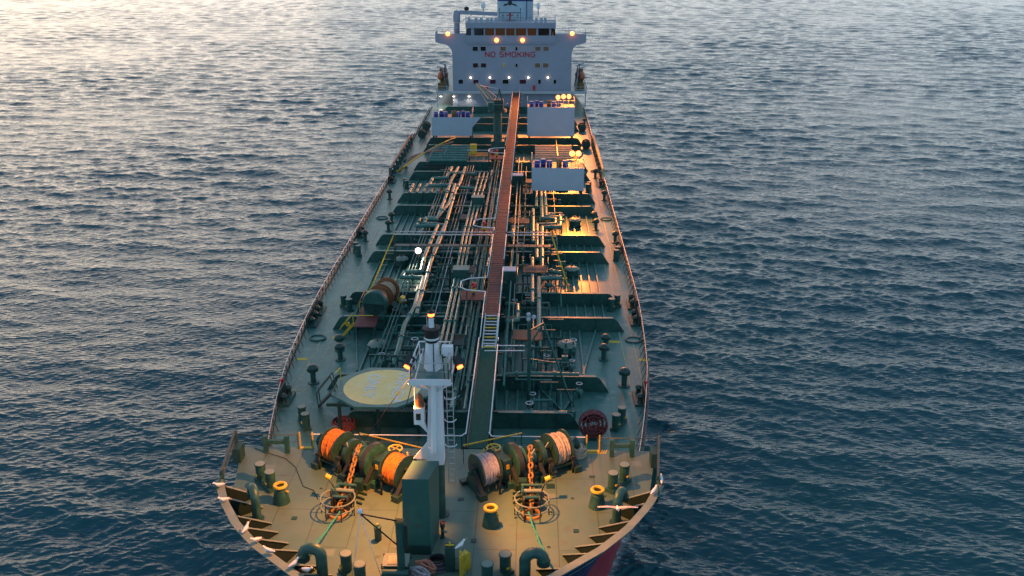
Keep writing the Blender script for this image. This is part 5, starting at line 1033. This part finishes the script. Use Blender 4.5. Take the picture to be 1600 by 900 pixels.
# ---------------------------------------------------------------- white screens on platforms with drums behind
def drum_thing(x, y, z, lb, grp, m_=BL):
    t = thing('blue_drum' if m_ is BL else 'rusty_drum', lb, 'drum', (x, y, z), group=grp)
    MB().lathe([(.01, 0), (.36, 0), (.37, .3), (.4, .33), (.37, .36), (.37, .62), (.4, .65), (.37, .68), (.36, 1.0), (.01, 1.0)], (0, 0, 0), 14).build('shell', m_, t, False); MB().lathe([(.33, 1.005), (0, 1.01)], (0, 0, 0), 12).build('lid', WP if m_ is BL else RU, t, False)
def screen(x0, x1, yt, yb_, yfoot, lb, lamps, nd, deep=4.5, tail=False):
    Y = at((x0+x1)/2, yfoot, DK).y; a, b = aty(x0, yt, Y), aty(x1, yb_, Y); xm = (a.x+b.x)/2; W = b.x-a.x; ztop = a.z
    t = thing('screen_platform', lb, 'platform', (xm, Y, DK), group='platforms behind white screens'); zf = ztop-.35
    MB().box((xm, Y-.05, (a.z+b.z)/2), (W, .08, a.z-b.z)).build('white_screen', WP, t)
    if tail:
        c1, c2 = aty(x1, yt, Y+.05), aty(752, yt, Y+deep); d1 = aty(x1, 197, Y); d2 = aty(752, 184, Y+deep); c2 = Vector((a.x+(752-x0)/(x1-x0)*W, Y-.05, a.z))
        MB().prism([(b.x+.01, a.z), (c2.x, a.z), (b.x+.01, a.z-1.75)], Y-.09, Y-.01, 'y').build('screen_wing', WP, t)
    MB().box((xm, Y+deep/2, zf), (W, deep, .12)).build('floor', GK, t)
    for xx in (a.x+.3, b.x-.3):
        for yy in (Y+.2, Y+deep-.2): MB().box((xx, yy, (DK+zf)/2), (.28, .28, zf-DK)).build('leg', GK, t)
    for h in (.55, 1.1): MB().tube([(a.x, Y+deep, ztop+h), (a.x, Y+.05, ztop+h), (b.x, Y+.05, ztop+h), (b.x, Y+deep, ztop+h)], .035, 5).build('guard_rail', RS, t)
    for k in range(7): xx = a.x+W*k/6; MB().bar((xx, Y+.05, ztop-.2), (xx, Y+.05, ztop+1.1), .07, .07).build('rail_post', RS, t)
    MB().bar((a.x+.1, Y+deep-.1, DK), (a.x-1.6, Y+deep-3, DK), .05, .05)
    for k in range(nd): 
        xx = a.x+.7+k*.82+(.5 if k > 2 else 0); 
        if xx < b.x-.5: drum_thing(xx, Y+1.2+.9*(k % 2), zf+.06, '%s drum behind the %s' % (('first', 'second', 'third', 'fourth', 'fifth', 'sixth', 'seventh')[k]+(' from left, blue' if k % 4 != 3 else ' from left, rusty'), lb.split(' with ')[0]), 'drums behind the '+lb.split(' with ')[0], BL if k % 4 != 3 else RU)
    for (lx, ly) in lamps:
        yy = Y+1.0; p = aty(lx, ly, yy); h = thing('orange_floodlight', 'blazing orange floodlight above the %s white screen, %s' % (lb.split()[0], {872: 'leftmost of three', 880.5: 'middle of three', 889: 'rightmost of three', 894: 'left one of the pair', 904: 'right one of the pair'}[lx]), 'floodlight', (p.x, yy, zf), group='orange floodlights above the screens')
        MB().bar((p.x, yy+.12, zf), (p.x, yy+.12, p.z-.3), .1, .1).build('post', RS, h); hs = MB().box((p.x, yy+.2, p.z), (.62, .3, .62)).build('housing', GK, h)
        MB().lathe([(.36, -.06), (.28, -.14), (0, -.18)], (p.x, yy+.06, p.z), 12, (0, 1, 0)).cyl((p.x, yy+.06, p.z), (p.x, yy+.0, p.z), .36, n=14).build('lit_lens', LW, hs)
        lampsrc((p.x, yy-.2, p.z), FL, (1, .27, .03), (p.x+3., Y-60, DK), 150, 1., .5)
FL = 7000
screen(831, 912, 262, 298, 327, 'lower right white screen with drums and two orange lamps on top', [(894, 240), (904, 240)], 5)
FL = 5500
screen(824, 897, 167, 213, 236, 'upper right white screen with drums and three orange lamps on top', [(872, 152), (880.5, 151), (889, 151)], 6)
screen(674, 738, 183, 212, 234, 'white screen left of the crane with blue drums on top', [], 7, tail=True)
# ---------------------------------------------------------------- hose crane amidships
cp = at(778, 252, DK); Y = cp.y
t = thing('hose_crane', 'green pedestal hose crane with a lattice boom beside the catwalk', 'crane', tuple(cp))
def cz(py): return aty(778, py, Y).z
x0, x1 = aty(767.5, 230, Y).x, aty(788, 230, Y).x
MB().box(((x0+x1)/2, Y, (DK+cz(219))/2), (x1-x0, x1-x0, cz(219)-DK)).build('lower_pedestal', G1, t)
MB().cyl(((x0+x1)/2, Y, cz(219)), ((x0+x1)/2, Y, cz(176)), (x1-x0)*.32, n=16).build('upper_pedestal', G1, t)
ct = Vector(((x0+x1)/2, Y, cz(172))); MB().cyl(tuple(ct-Vector((0, 0, .25))), tuple(ct+Vector((0, 0, .15))), 1.5, n=16).build('slewing_deck', GK, t)
MB().tube([(ct.x+1.6*math.cos(a), ct.y+1.6*math.sin(a), ct.z+1.1) for a in np.linspace(0, 2*math.pi, 17)[:-1]], .05, 5, True).build('slewing_rail', capm, t)
MB().box((ct.x+.2, ct.y, ct.z+.9), (1.5, 1.6, 1.6)).build('machinery_house', GK, t); MB().box((ct.x-.9, ct.y-.9, ct.z+.7), (1., 1., 1.3)).build('operator_cab', G1, t)
tip = aty(746, 133, Y+17); bm = MB(); st = ct+Vector((-.6, .3, .6)); dv = tip-st; sx = Vector((.85, 0, 0))
ends = []
for s_ in (-1, 1):
    for h in (0, 1.1):
        a_ = st+sx*s_+Vector((0, 0, h)); b_ = tip+sx*s_*.25+Vector((0, 0, h*.3)); ends.append((a_, b_)); bm.bar(tuple(a_), tuple(b_), .13, .13)
for k in range(12):
    f0, f1 = k/12, (k+1)/12; Q = [e[0]+(e[1]-e[0])*f0 for e in ends]; W_ = [e[0]+(e[1]-e[0])*f1 for e in ends]
    bm.bar(tuple(Q[0]), tuple(W_[1]), .07, .07).bar(tuple(Q[2]), tuple(W_[3]), .07, .07).bar(tuple(Q[1]), tuple(W_[3]), .07, .07).bar(tuple(Q[0]), tuple(Q[2]), .07, .07)
bm.build('lattice_boom', capm, t)
top_ = ct+Vector((.3, -.2, 3.4)); MB().bar(tuple(ct+Vector((-.5, -.3, .2))), tuple(top_), .16, .16).bar(tuple(ct+Vector((1., .4, .2))), tuple(top_), .16, .16).build('a_frame', G1, t)
for k in (-.2, .2): MB().tube([tuple(top_+Vector((k, 0, 0))), tuple(tip)], .035, 4).build('hoist_wire', RS, t)
cb = at(768, 262, DK); t = thing('crane_platform', 'railed platform with a yellow box at the foot of the hose crane', 'platform', (cb.x-1, cb.y, DK))
MB().box((cb.x-1.6, cb.y+1, DK+1.9), (4.2, 3, .1)).build('floor', RU, t); MB().box((cb.x-2.9, cb.y+1.4, DK+2.7), (1.0, .9, 1.5)).build('yellow_box', YE, t)
for x in (-3.5, .3): MB().box((cb.x+x, cb.y-.2, DK+.93), (.15, .15, 1.86)).build('leg', GK, t)
MB().tube([(cb.x-3.7, cb.y-.45, DK+2.9), (cb.x+.5, cb.y-.45, DK+2.9)], .05, 5).build('hand_rail', WH, t); MB().box((cb.x+.2, cb.y-.6, DK+2.2), (.6, .3, 1.)).build('red_locker', RE, t)
# ---------------------------------------------------------------- manifolds and hoses at both sides
for s_, nm in ((-1, 'left'), (1, 'right')):
    xs = -9.8 if s_ < 0 else 10.8
    t = thing('manifold', 'dark cargo manifold with pipe ends and drip tray on the %s side amidships' % nm, 'manifold', (xs, 150, DK), group='cargo manifolds')
    MB().box((xs, 150, DK+.55), (3.6, 13, .5)).build('drip_tray', GK, t); MB().box((xs, 150, DK+.82), (3.4, 12.8, .05)).build('tray_grating', BK, t)
    for k in range(7):
        y = 145+k*1.7; MB().tube([(xs-s_*5, y, DK+1.6), (xs+s_*.8, y, DK+1.6)], .25, 10).build('manifold_pipe', G2 if s_ < 0 else BE, t); MB().cyl((xs+s_*.8, y, DK+1.6), (xs+s_*1.0, y, DK+1.6), .42, n=12).build('blank_flange', capm, t)
    MB().bar((xs-s_*1.5, 144, DK+2.6), (xs-s_*1.5, 156, DK+2.6), .12, .12).build('top_beam', G1, t)
for k in range(4):
    a = at(640-k*3, 246+k*5, DK+1.3); b = at(700+k*4, 236-k*7, DK+1.5); mid = (a+b)/2+Vector((0, 0, .8)); pts = [a*(1-f)**2+mid*2*f*(1-f)+b*f*f for f in np.linspace(0, 1, 12)]
    e0 = at(626-k*2, 268, DK+.3); pts = [e0]+pts
    single(MB().tube([tuple(q) for q in pts], .13, 7), 'cargo_hose', (PI, capm, PI, YE)[k], ('pink hose draped outermost across the left manifold', 'grey hose across the left manifold between two pink hoses', 'pink hose on the left manifold lying inside the grey hose', 'thin yellow boom over the left manifold')[k], 'hose')
for k, (px, py, lb) in enumerate(((652, 215, 'rusty orange life raft canister by the left rail near the white screen'), (662, 203, 'orange fender reel by the left rail, rear one'), (932, 232, 'dark fender reel by the right rail, front one'), (924, 205, 'dark fender reel by the right rail, rear one'))):
    p = at(px, py, DK); p.x = 14.6 if px > 800 else -14.6; t = thing('fender_reel', lb, 'reel', tuple(p)); t.scale = (.75,)*3; MB().cyl((0, -1, 1), (0, 1, 1), .75, n=14).build('drum', RU if k < 2 else BK, t, False)
    for s_ in (-1.05, 1.05): MB().cyl((0, s_-.05, 1), (0, s_+.05, 1), 1.0, n=16).build('flange', GK, t, False)
    MB().box((0, 0, .15), (.6, 2.4, .3)).build('stand', GK, t, False)

# ---------------------------------------------------------------- superstructure
YH = 204.; HW = lambda px, py: aty(px, py, YH)
zb0 = HW(800, 142).z; zwt = HW(800, 57).z; xl, xr = HW(707, 100).x, HW(893, 100).x; wl, wr = HW(680, 60).x, HW(916, 60).x
t = thing('superstructure', 'white accommodation block with bridge wings and red NO SMOKING lettering', 'building', (0, YH, DK))
# front wall outline with curved brackets under the wings
zt1 = HW(800, 53).z; zwb = HW(680, 66).z; zcb = HW(707, 84).z
def curve(s_):
    xo, xi = (wl, xl) if s_ < 0 else (wr, xr); pts = [(xo, zwb)]
    for k in range(9):
        a = math.pi/2*k/8; pts.append((xi+(xo-xi)*.62*(1-math.sin(a)), zcb+(zwb-.35-zcb)*(1-(1-math.cos(a))) ))
    return pts
L_, R_ = curve(-1), curve(1)
outl = [(xl, zb0)]+L_[::-1]+[(wl, zt1)]+[(wr, zt1)]+R_+[(xr, zb0)]
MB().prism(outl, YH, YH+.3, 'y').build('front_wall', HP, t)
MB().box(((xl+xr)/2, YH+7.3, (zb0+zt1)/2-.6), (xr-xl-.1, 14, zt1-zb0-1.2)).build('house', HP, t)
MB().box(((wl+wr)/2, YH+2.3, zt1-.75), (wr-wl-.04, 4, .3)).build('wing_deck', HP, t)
for s_, xx in ((-1, wl), (1, wr)):
    MB().box((xx+(-s_)*.08, YH+2.2, zt1-.3), (.12, 3.8, 1.2)).build('wing_side', HP, t)
    MB().tube([(xx, YH+.2, zt1+.9), (xx, YH+4, zt1+.9), (xx-s_*5, YH+4, zt1+.9)], .05, 5).build('wing_rail', RS, t)
    for k in range(4): MB().bar((xx-s_*k*1.2, YH+4, zt1), (xx-s_*k*1.2, YH+4, zt1+.9), .06, .06).build('wing_post', RS, t)
# wheelhouse
bl_, br_ = HW(728, 50).x, HW(868, 50).x; zw0, zw1 = HW(800, 56).z, HW(800, 43.8).z; zrf = HW(800, 35.5).z
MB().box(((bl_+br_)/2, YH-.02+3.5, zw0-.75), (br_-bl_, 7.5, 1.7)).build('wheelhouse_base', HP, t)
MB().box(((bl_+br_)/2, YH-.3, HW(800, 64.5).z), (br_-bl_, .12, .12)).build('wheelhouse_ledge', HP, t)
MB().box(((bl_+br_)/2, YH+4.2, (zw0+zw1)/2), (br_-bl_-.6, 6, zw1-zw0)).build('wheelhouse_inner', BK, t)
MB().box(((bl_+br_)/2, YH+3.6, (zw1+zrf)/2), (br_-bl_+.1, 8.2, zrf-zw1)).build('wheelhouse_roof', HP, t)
cuts = [728, 736, 741, 756, 758, 772, 774.5, 789, 791, 804, 806, 822, 824.5, 838, 841, 858, 861, 868]
for i in range(0, len(cuts)-1):
    a, b = HW(cuts[i], 50).x, HW(cuts[i+1], 50).x
    if i % 2 == 0:
        wn = MB().box(((a+b)/2, YH-.1, (zw0+zw1)/2), (b-a-.08, .06, zw1-zw0-.16)).build('bridge_window', GLW if 4 <= i <= 12 else GL, t)
        if i in (0, 16): wn['label'] = 'pale end window'
    if i % 2: MB().box(((a+b)/2, YH-.12, (zw0+zw1)/2), (b-a, .2, zw1-zw0)).build('window_mullion', HP, t)
def win(px, py, wpx, hpx, m_=GL, lit=False):
    p = HW(px, py); w_, h = wpx/7.3, hpx/6.9; f = MB().box((p.x, YH-.03, p.z), (w_+.16, .06, h+.16)).build('window_frame', RS, t); MB().box((p.x, YH-.08, p.z), (w_, .06, h)).build('pane', m_, f)
PW = mat('warm_pane', (.16, .1, .07), .2)
for px in (742.5, 755, 786, 840.5, 853): win(px, 76, 8, 6, PW if px > 780 else GL)
win(807, 76, 3, 5)
for px in (743, 755.5, 840, 852.5): win(px, 102, 8, 6, PW if px > 780 else GL)
win(788, 102, 3, 5, YE); win(807, 102, 3, 5)
for px, w_ in ((720, 7), (743.5, 8), (770, 9), (790, 9), (817, 10), (843, 4), (867, 4)): win(px, 127.5, w_, 6, mat('violet_pane', (.06, .012, .035), .2) if px in (743.5, 770, 817) else GL)
GLY = {'N': [[(0, 0), (0, 1), (.62, 0), (.62, 1)]], 'O': [[(.12, 0), (0, .15), (0, .85), (.12, 1), (.5, 1), (.62, .85), (.62, .15), (.5, 0), (.12, 0)]], 'S': [[(0, .15), (.1, 0), (.52, 0), (.62, .12), (.62, .42), (.52, .52), (.1, .52), (0, .62), (0, .88), (.1, 1), (.52, 1), (.62, .85)]],
    'M': [[(0, 0), (0, 1), (.4, .35), (.8, 1), (.8, 0)]], 'K': [[(0, 0), (0, 1)], [(.6, 1), (.05, .45)], [(.2, .55), (.62, 0)]], 'I': [[(0, 0), (0, 1)]], 'G': [[(.62, .82), (.52, 1), (.1, 1), (0, .85), (0, .15), (.1, 0), (.52, 0), (.62, .15), (.62, .5), (.35, .5)]]}
XL_, XR_ = HW(758.5, 85).x, HW(835.5, 85).x; zt_, zl_ = HW(800, 81.3).z, HW(800, 89).z; hh_ = zt_-zl_; tw = 0; cur = []
for ch in 'NO SMOKING': cur.append(tw); tw += {' ': .5, 'I': .32, 'M': 1.12}.get(ch, .95)
ks = (XR_-XL_)/(tw-.33)
for ch, cx0 in zip('NO SMOKING', cur):
    if ch == ' ': continue
    m1 = MB()
    for st_ in GLY[ch]:
        for (ax, az_), (bx_, bz_) in zip(st_[:-1], st_[1:]): m1.bar((XL_+(cx0+ax)*ks, YH-.02, zl_+az_*hh_), (XL_+(cx0+bx_)*ks, YH-.02, zl_+bz_*hh_), .2, .03) if abs(ax-bx_)*ks < .02 else m1.bar((XL_+(cx0+ax)*ks, YH-.021, zl_+az_*hh_), (XL_+(cx0+bx_)*ks, YH-.021, zl_+bz_*hh_), .03, .19)
    m1.build('letter_'+ch.lower(), TX, t)
for px in (760.5, 834.5): p = HW(px, 137); MB().box((p.x, YH-.1, p.z), (.5, .2, 1.)).build('red_fire_box', RE, t)
for i, px in enumerate((735.5, 765.5, 795.5, 825.5, 856)):
    p = HW(px, 121); h = thing('wall_lamp', 'small white lamp on the front wall above the lowest windows, %s of five' % ('first from left', 'second from left', 'middle', 'second from right', 'last on right')[i], 'lamp', (p.x, YH-.15, p.z), group='white wall lamps on the superstructure')
    MB().lathe([(.0, -.17), (.15, -.12), (.19, 0), (.14, .12), (0, .15)], (0, -.1, 0), 10).build('lit_globe', LWH, h, False); MB().box((0, .07, .0), (.25, .14, .3)).build('bracket', RS, h, False)
for i, (px, py) in enumerate(((700, 52.5), (776, 62.5), (816.5, 62.5), (894, 52))):
    p = HW(px, py); h = thing('bridge_floodlight', 'orange floodlight on the bridge front, %s' % ('left wing', 'left of the middle windows', 'right of the middle windows', 'right wing')[i], 'floodlight', (p.x, YH-.4, p.z), group='orange floodlights along the bridge')
    MB().lathe([(0, -.4), (.3, -.34), (.44, -.1), (.4, .1), (0, .15)], (0, 0, 0), 12, (0, 1, 0)).build('lit_lens', LW, h, False); MB().box((0, .3, 0), (.5, .3, .5)).build('housing', RS, h, False)
    lampsrc((p.x, YH-1.0, p.z-.2), (2000, 3000, 8000, 26000)[i], (1, .25, .035), (p.x+(-2, 0, 1, 1.5)[i], YH-85, DK), 88, 1., .4)
# lower house and poop front beneath
xa, xb = HW(684, 150).x-.2, HW(915, 150).x+.2; zpp = zb0-.02
MB().box(((xa+xb)/2, YH+18, zpp-.15), (xb-xa, 38, .3)).build('boat_deck', GD, t)
MB().box(((xa+xb)/2, YH-1.2+.05, zpp-.12), (xb-xa, .3, .55)).build('deck_edge_beam', RS, t)
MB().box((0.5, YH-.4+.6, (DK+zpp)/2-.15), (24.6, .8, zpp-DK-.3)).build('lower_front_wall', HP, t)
for k in range(8):
    xx = xa+.3+(xb-xa-.6)*k/7; MB().bar((xx, YH-1.1, DK), (xx, YH-1.1, zpp-.3), .2, .2).build('deck_pillar', HP, t)
for s_, x0_ in ((-1, xa), (1, xb)):
    for h in (.5, 1.05): MB().tube([(x0_, YH-1.1, zpp+h), (x0_, YH+30, zpp+h)], .045, 5).build('boat_deck_rail', RS, t)
    for k in range(12): MB().bar((x0_, YH-1.1+k*2.6, zpp), (x0_, YH-1.1+k*2.6, zpp+1.05), .07, .07).build('boat_deck_post', RS, t)
    for h in (.5, 1.05): MB().tube([(x0_, YH-1.1, zpp+h), (xl-.2 if s_ < 0 else xr+.2, YH-1.1, zpp+h)], .04, 5).build('boat_deck_rail', RS, t)
for i, px in enumerate((689, 709, 733)):
    p = aty(px, 151, YH-.4); h = thing('porch_lamp', 'white lamp under the boat deck left of the crane, %s' % ('leftmost', 'middle', 'rightmost')[i], 'lamp', (p.x, YH-.45, p.z+.1), group='white lamps under the boat deck')
    MB().lathe([(0, -.12), (.2, -.08), (.24, 0), (0, .06)], (0, -.2, 0), 10).build('lit_globe', LWH, h, False); MB().box((0, -.15, .12), (.3, .3, .1)).build('base', RS, h, False)
    lampsrc((p.x, YH-.8, p.z), 120, (1, .85, .65), (p.x, YH-1.5, DK), 160, .5, .2)
# boats and davits at the sides of the house
for s_, px, lb in ((-1, 692, 'orange lifeboat in its davit left of the superstructure'), (1, 906, 'orange lifeboat in its davit right of the superstructure')):
    p = aty(px, 135, YH+6); t2 = thing('lifeboat', lb, 'lifeboat', (p.x, YH+6, zpp)); ox = (.45, .12, .06)
    ORB = bpy.data.materials.get('lifeboat_orange') or mat('lifeboat_orange', (.35, .08, .02), .5, (.25, .06, .02), 1)
    vs, fs, n = [], [], 12; secs = [(-3.4, .15, .3), (-2.8, .8, .75), (-1.2, 1.1, 1.), (1.2, 1.1, 1.), (2.8, .85, .8), (3.4, .2, .35)]
    for y, rx, rz_ in secs:
        for k in range(n): a = 2*math.pi*k/n; vs.append((rx*math.cos(a), y, 2.4+rz_*math.sin(a)*(1.15 if math.sin(a) > 0 else .9)))
    fs = [(i*n+k, i*n+(k+1) % n, (i+1)*n+(k+1) % n, (i+1)*n+k) for i in range(5) for k in range(n)]+[list(range(n))[::-1], [5*n+k for k in range(n)]]
    MB().add(vs, fs, True).build('boat_hull', ORB, t2, False); MB().box((0, .3, 3.7), (1.2, 1.8, .5)).build('boat_cabin', ORB, t2, False)
    for y in (-2.8, 2.8): MB().bar((-s_*1., y, 0), (-s_*.4, y, 4.4), .25, .3).bar((-s_*.4, y, 4.4), (s_*.9, y, 4.7), .2, .25).build('davit_arm', WP, t2, False); MB().box((0, y, .6), (1.6, .4, 1.2)).build('cradle', RU, t2, False)
    q = aty(695 if s_ < 0 else 905, 105, YH+2); single(MB().bar((q.x, YH+2, zpp), (q.x, YH+2, q.z+.6), .16, .16).bar((q.x-.5, YH+2, q.z-1), (q.x+.5, YH+2, q.z-.8), .1, .1), 'vent_mast', BK, 'thin dark mast standing at the %s side of the house' % ('left' if s_ < 0 else 'right'), 'mast')
# monkey island gear
zt = zrf
t = thing('compass_deck_rail', 'white railing with small tanks around the roof of the wheelhouse', 'railing', ((bl_+br_)/2, YH, zt))
for h in (.5, 1.05): MB().tube([(bl_, YH+7.5, zt+h), (bl_, YH-.3, zt+h), (br_, YH-.3, zt+h), (br_, YH+7.5, zt+h)], .045, 5).build('rail', RS, t)
for k in range(17): xx = bl_+(br_-bl_)*k/16; MB().bar((xx, YH-.3, zt), (xx, YH-.3, zt+1.05), .06, .06).build('rail_post', RS, t)
for px in (733, 744, 752, 762, 768, 775, 838, 846, 852): p = aty(px, 34, YH+1); MB().box((p.x, YH+1, zt+.45), (.55, .5, .9)).build('roof_locker', WP, t)
for px in (728, 867): p = aty(px, 30, YH); MB().bar((p.x, YH-.3, zt), (p.x, YH-.3, aty(px, 25, YH).z), .12, .12).build('corner_post', RS, t)
for px, py, lb in ((755, 8.5, 'white radome on a stand above the left part of the bridge roof'), (841, 9, 'smaller white radome on a tripod above the right part of the bridge roof')):
    yy = YH+3; p = aty(px, py, yy); r_ = .5 if px == 755 else .4; t = thing('satellite_dome', lb, 'radome', (p.x, yy, zt)); zz = p.z-zt
    MB().lathe([(.15, zz-.6), (r_*.8, zz-.5), (r_, zz), (r_*.85, zz+.35), (r_*.5, zz+.6), (0, zz+.7)], (0, 0, 0), 16).build('dome', WH, t, False)
    MB().cyl((0, 0, zz*.45), (0, 0, zz-.5), .13, n=8).build('stem', RS, t, False)
    for a in (0, 2.1, 4.2): MB().bar((.5*math.cos(a), .5*math.sin(a), 0), (0, 0, zz*.55), .09, .09).build('stand_leg', RS, t, False)
yy = YH+3.5; p = aty(797, 33, yy); t = thing('radar_mast', 'short red radar mast with a crossbar in front of the funnel', 'mast', (p.x, yy, zt))
tp = aty(797, 20, yy).z-zt
MRD = mat('mast_red', (.3, .05, .04), .6); MB().bar((0, 0, 0), (0, 0, tp), .42, .42).build('column', MRD, t, False); MB().box((0, -.1, tp*.72), (1.5, .3, .2)).build('scanner', MRD, t, False)
MB().box((0, 0, tp), (4.6, .25, .15)).build('crossbar', BK, t, False); MB().box((0, -.1, .25), (3.2, .3, .12)).build('lower_bar', BK, t, False)
for x in (-2.25, 2.2, -1.5, 1.6): MB().bar((x, 0, 0 if abs(x) > 2 else tp*.3), (x, 0, tp+.7 if abs(x) > 2 else tp-.5), .08, .08).build('antenna', BK, t, False); MB().lathe([(0, -.2), (.17, 0), (0, .2)], (x, 0, tp+.75 if abs(x) > 2 else tp-.5), 8).build('antenna_head', BK, t, False)
# funnel
YF = YH+14; fl_, fr_ = aty(777, 15, YF).x, aty(833, 15, YF).x; z0_, zbd, ztf = zrf-3, aty(800, 2, YF).z, aty(800, -14, YF).z
FU = mat('funnel_blue_grey', (.4, .5, .58), .5, (.34, .43, .5), .5); NV = mat('funnel_navy', (.01, .03, .16), .5)
t = thing('funnel', 'pale blue funnel casing with a navy top band and dark emblem behind the bridge', 'funnel', ((fl_+fr_)/2, YF, z0_))
def fsec(x0, x1, y0, y1, c_): return [(x0+c_, y0), (x1-c_, y0), (x1, y0+c_), (x1, y1), (x0, y1), (x0, y0+c_)]
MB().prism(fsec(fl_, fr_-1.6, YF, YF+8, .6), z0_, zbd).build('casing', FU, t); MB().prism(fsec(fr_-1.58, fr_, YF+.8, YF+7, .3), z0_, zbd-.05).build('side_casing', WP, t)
MB().prism(fsec(fl_, fr_-1.6, YF, YF+8, .6), zbd, ztf).build('navy_band', NV, t); MB().prism(fsec(fr_-1.58, fr_, YF+.8, YF+7, .3), zbd-.05, ztf-.05).build('navy_band', NV, t)
e = aty(797, 4.2, YF); em = MB()
em.prism([(-.35, -.55), (.3, -.5), (.45, .1), (.25, .5), (-.2, .55), (-.5, .1)], YF-.06, YF-.02, 'y').prism([(-.4, -.1), (-1.3, -.3), (-1.5, -.75), (-1., -.6), (-.5, -.45)], YF-.07, YF-.03, 'y').prism([(.4, -.1), (1.3, -.35), (1.55, -.8), (1.05, -.6), (.5, -.45)], YF-.07, YF-.03, 'y')
em.v = [(x+e.x, y, z+e.z) for x, y, z in em.v]; em.build('emblem', BK, t)
for k in range(3): MB().cyl((fl_+1.5+k*1.6, YF+4, ztf), (fl_+1.5+k*1.6, YF+4, ztf+1.6), .45, n=12).build('exhaust_pipe', BK, t)
# provisions crane at the left
yy = YH+8; p = aty(714, 48, yy); t = thing('provision_crane', 'white provisions crane with its boom resting above the left bridge roof', 'crane', (p.x, yy, zpp))
MB().cyl((p.x, yy, zpp), (p.x, yy, aty(714, 36, yy).z), .62, n=14).build('crane_column', MRD if False else HP, t); MB().lathe([(.75, 0), (.8, 1.4), (.6, 2.4), (0, 2.6)], (p.x, yy, aty(714, 35, yy).z), 14).build('crane_head', HP, t)
a_, b_ = aty(718, 19, yy), aty(777, 22, yy); MB().bar(tuple(a_), tuple(b_), .5, .8).build('crane_boom', HP, t); MB().bar(tuple(aty(718, 35, yy)), tuple(aty(738, 23, yy)), .14, .14).build('boom_ram', RS, t); MB().lathe([(0, -.4), (.5, -.3), (.55, .2), (0, .5)], tuple(aty(729, 13.5, yy)), 12).build('hoist_drum', BK, t)
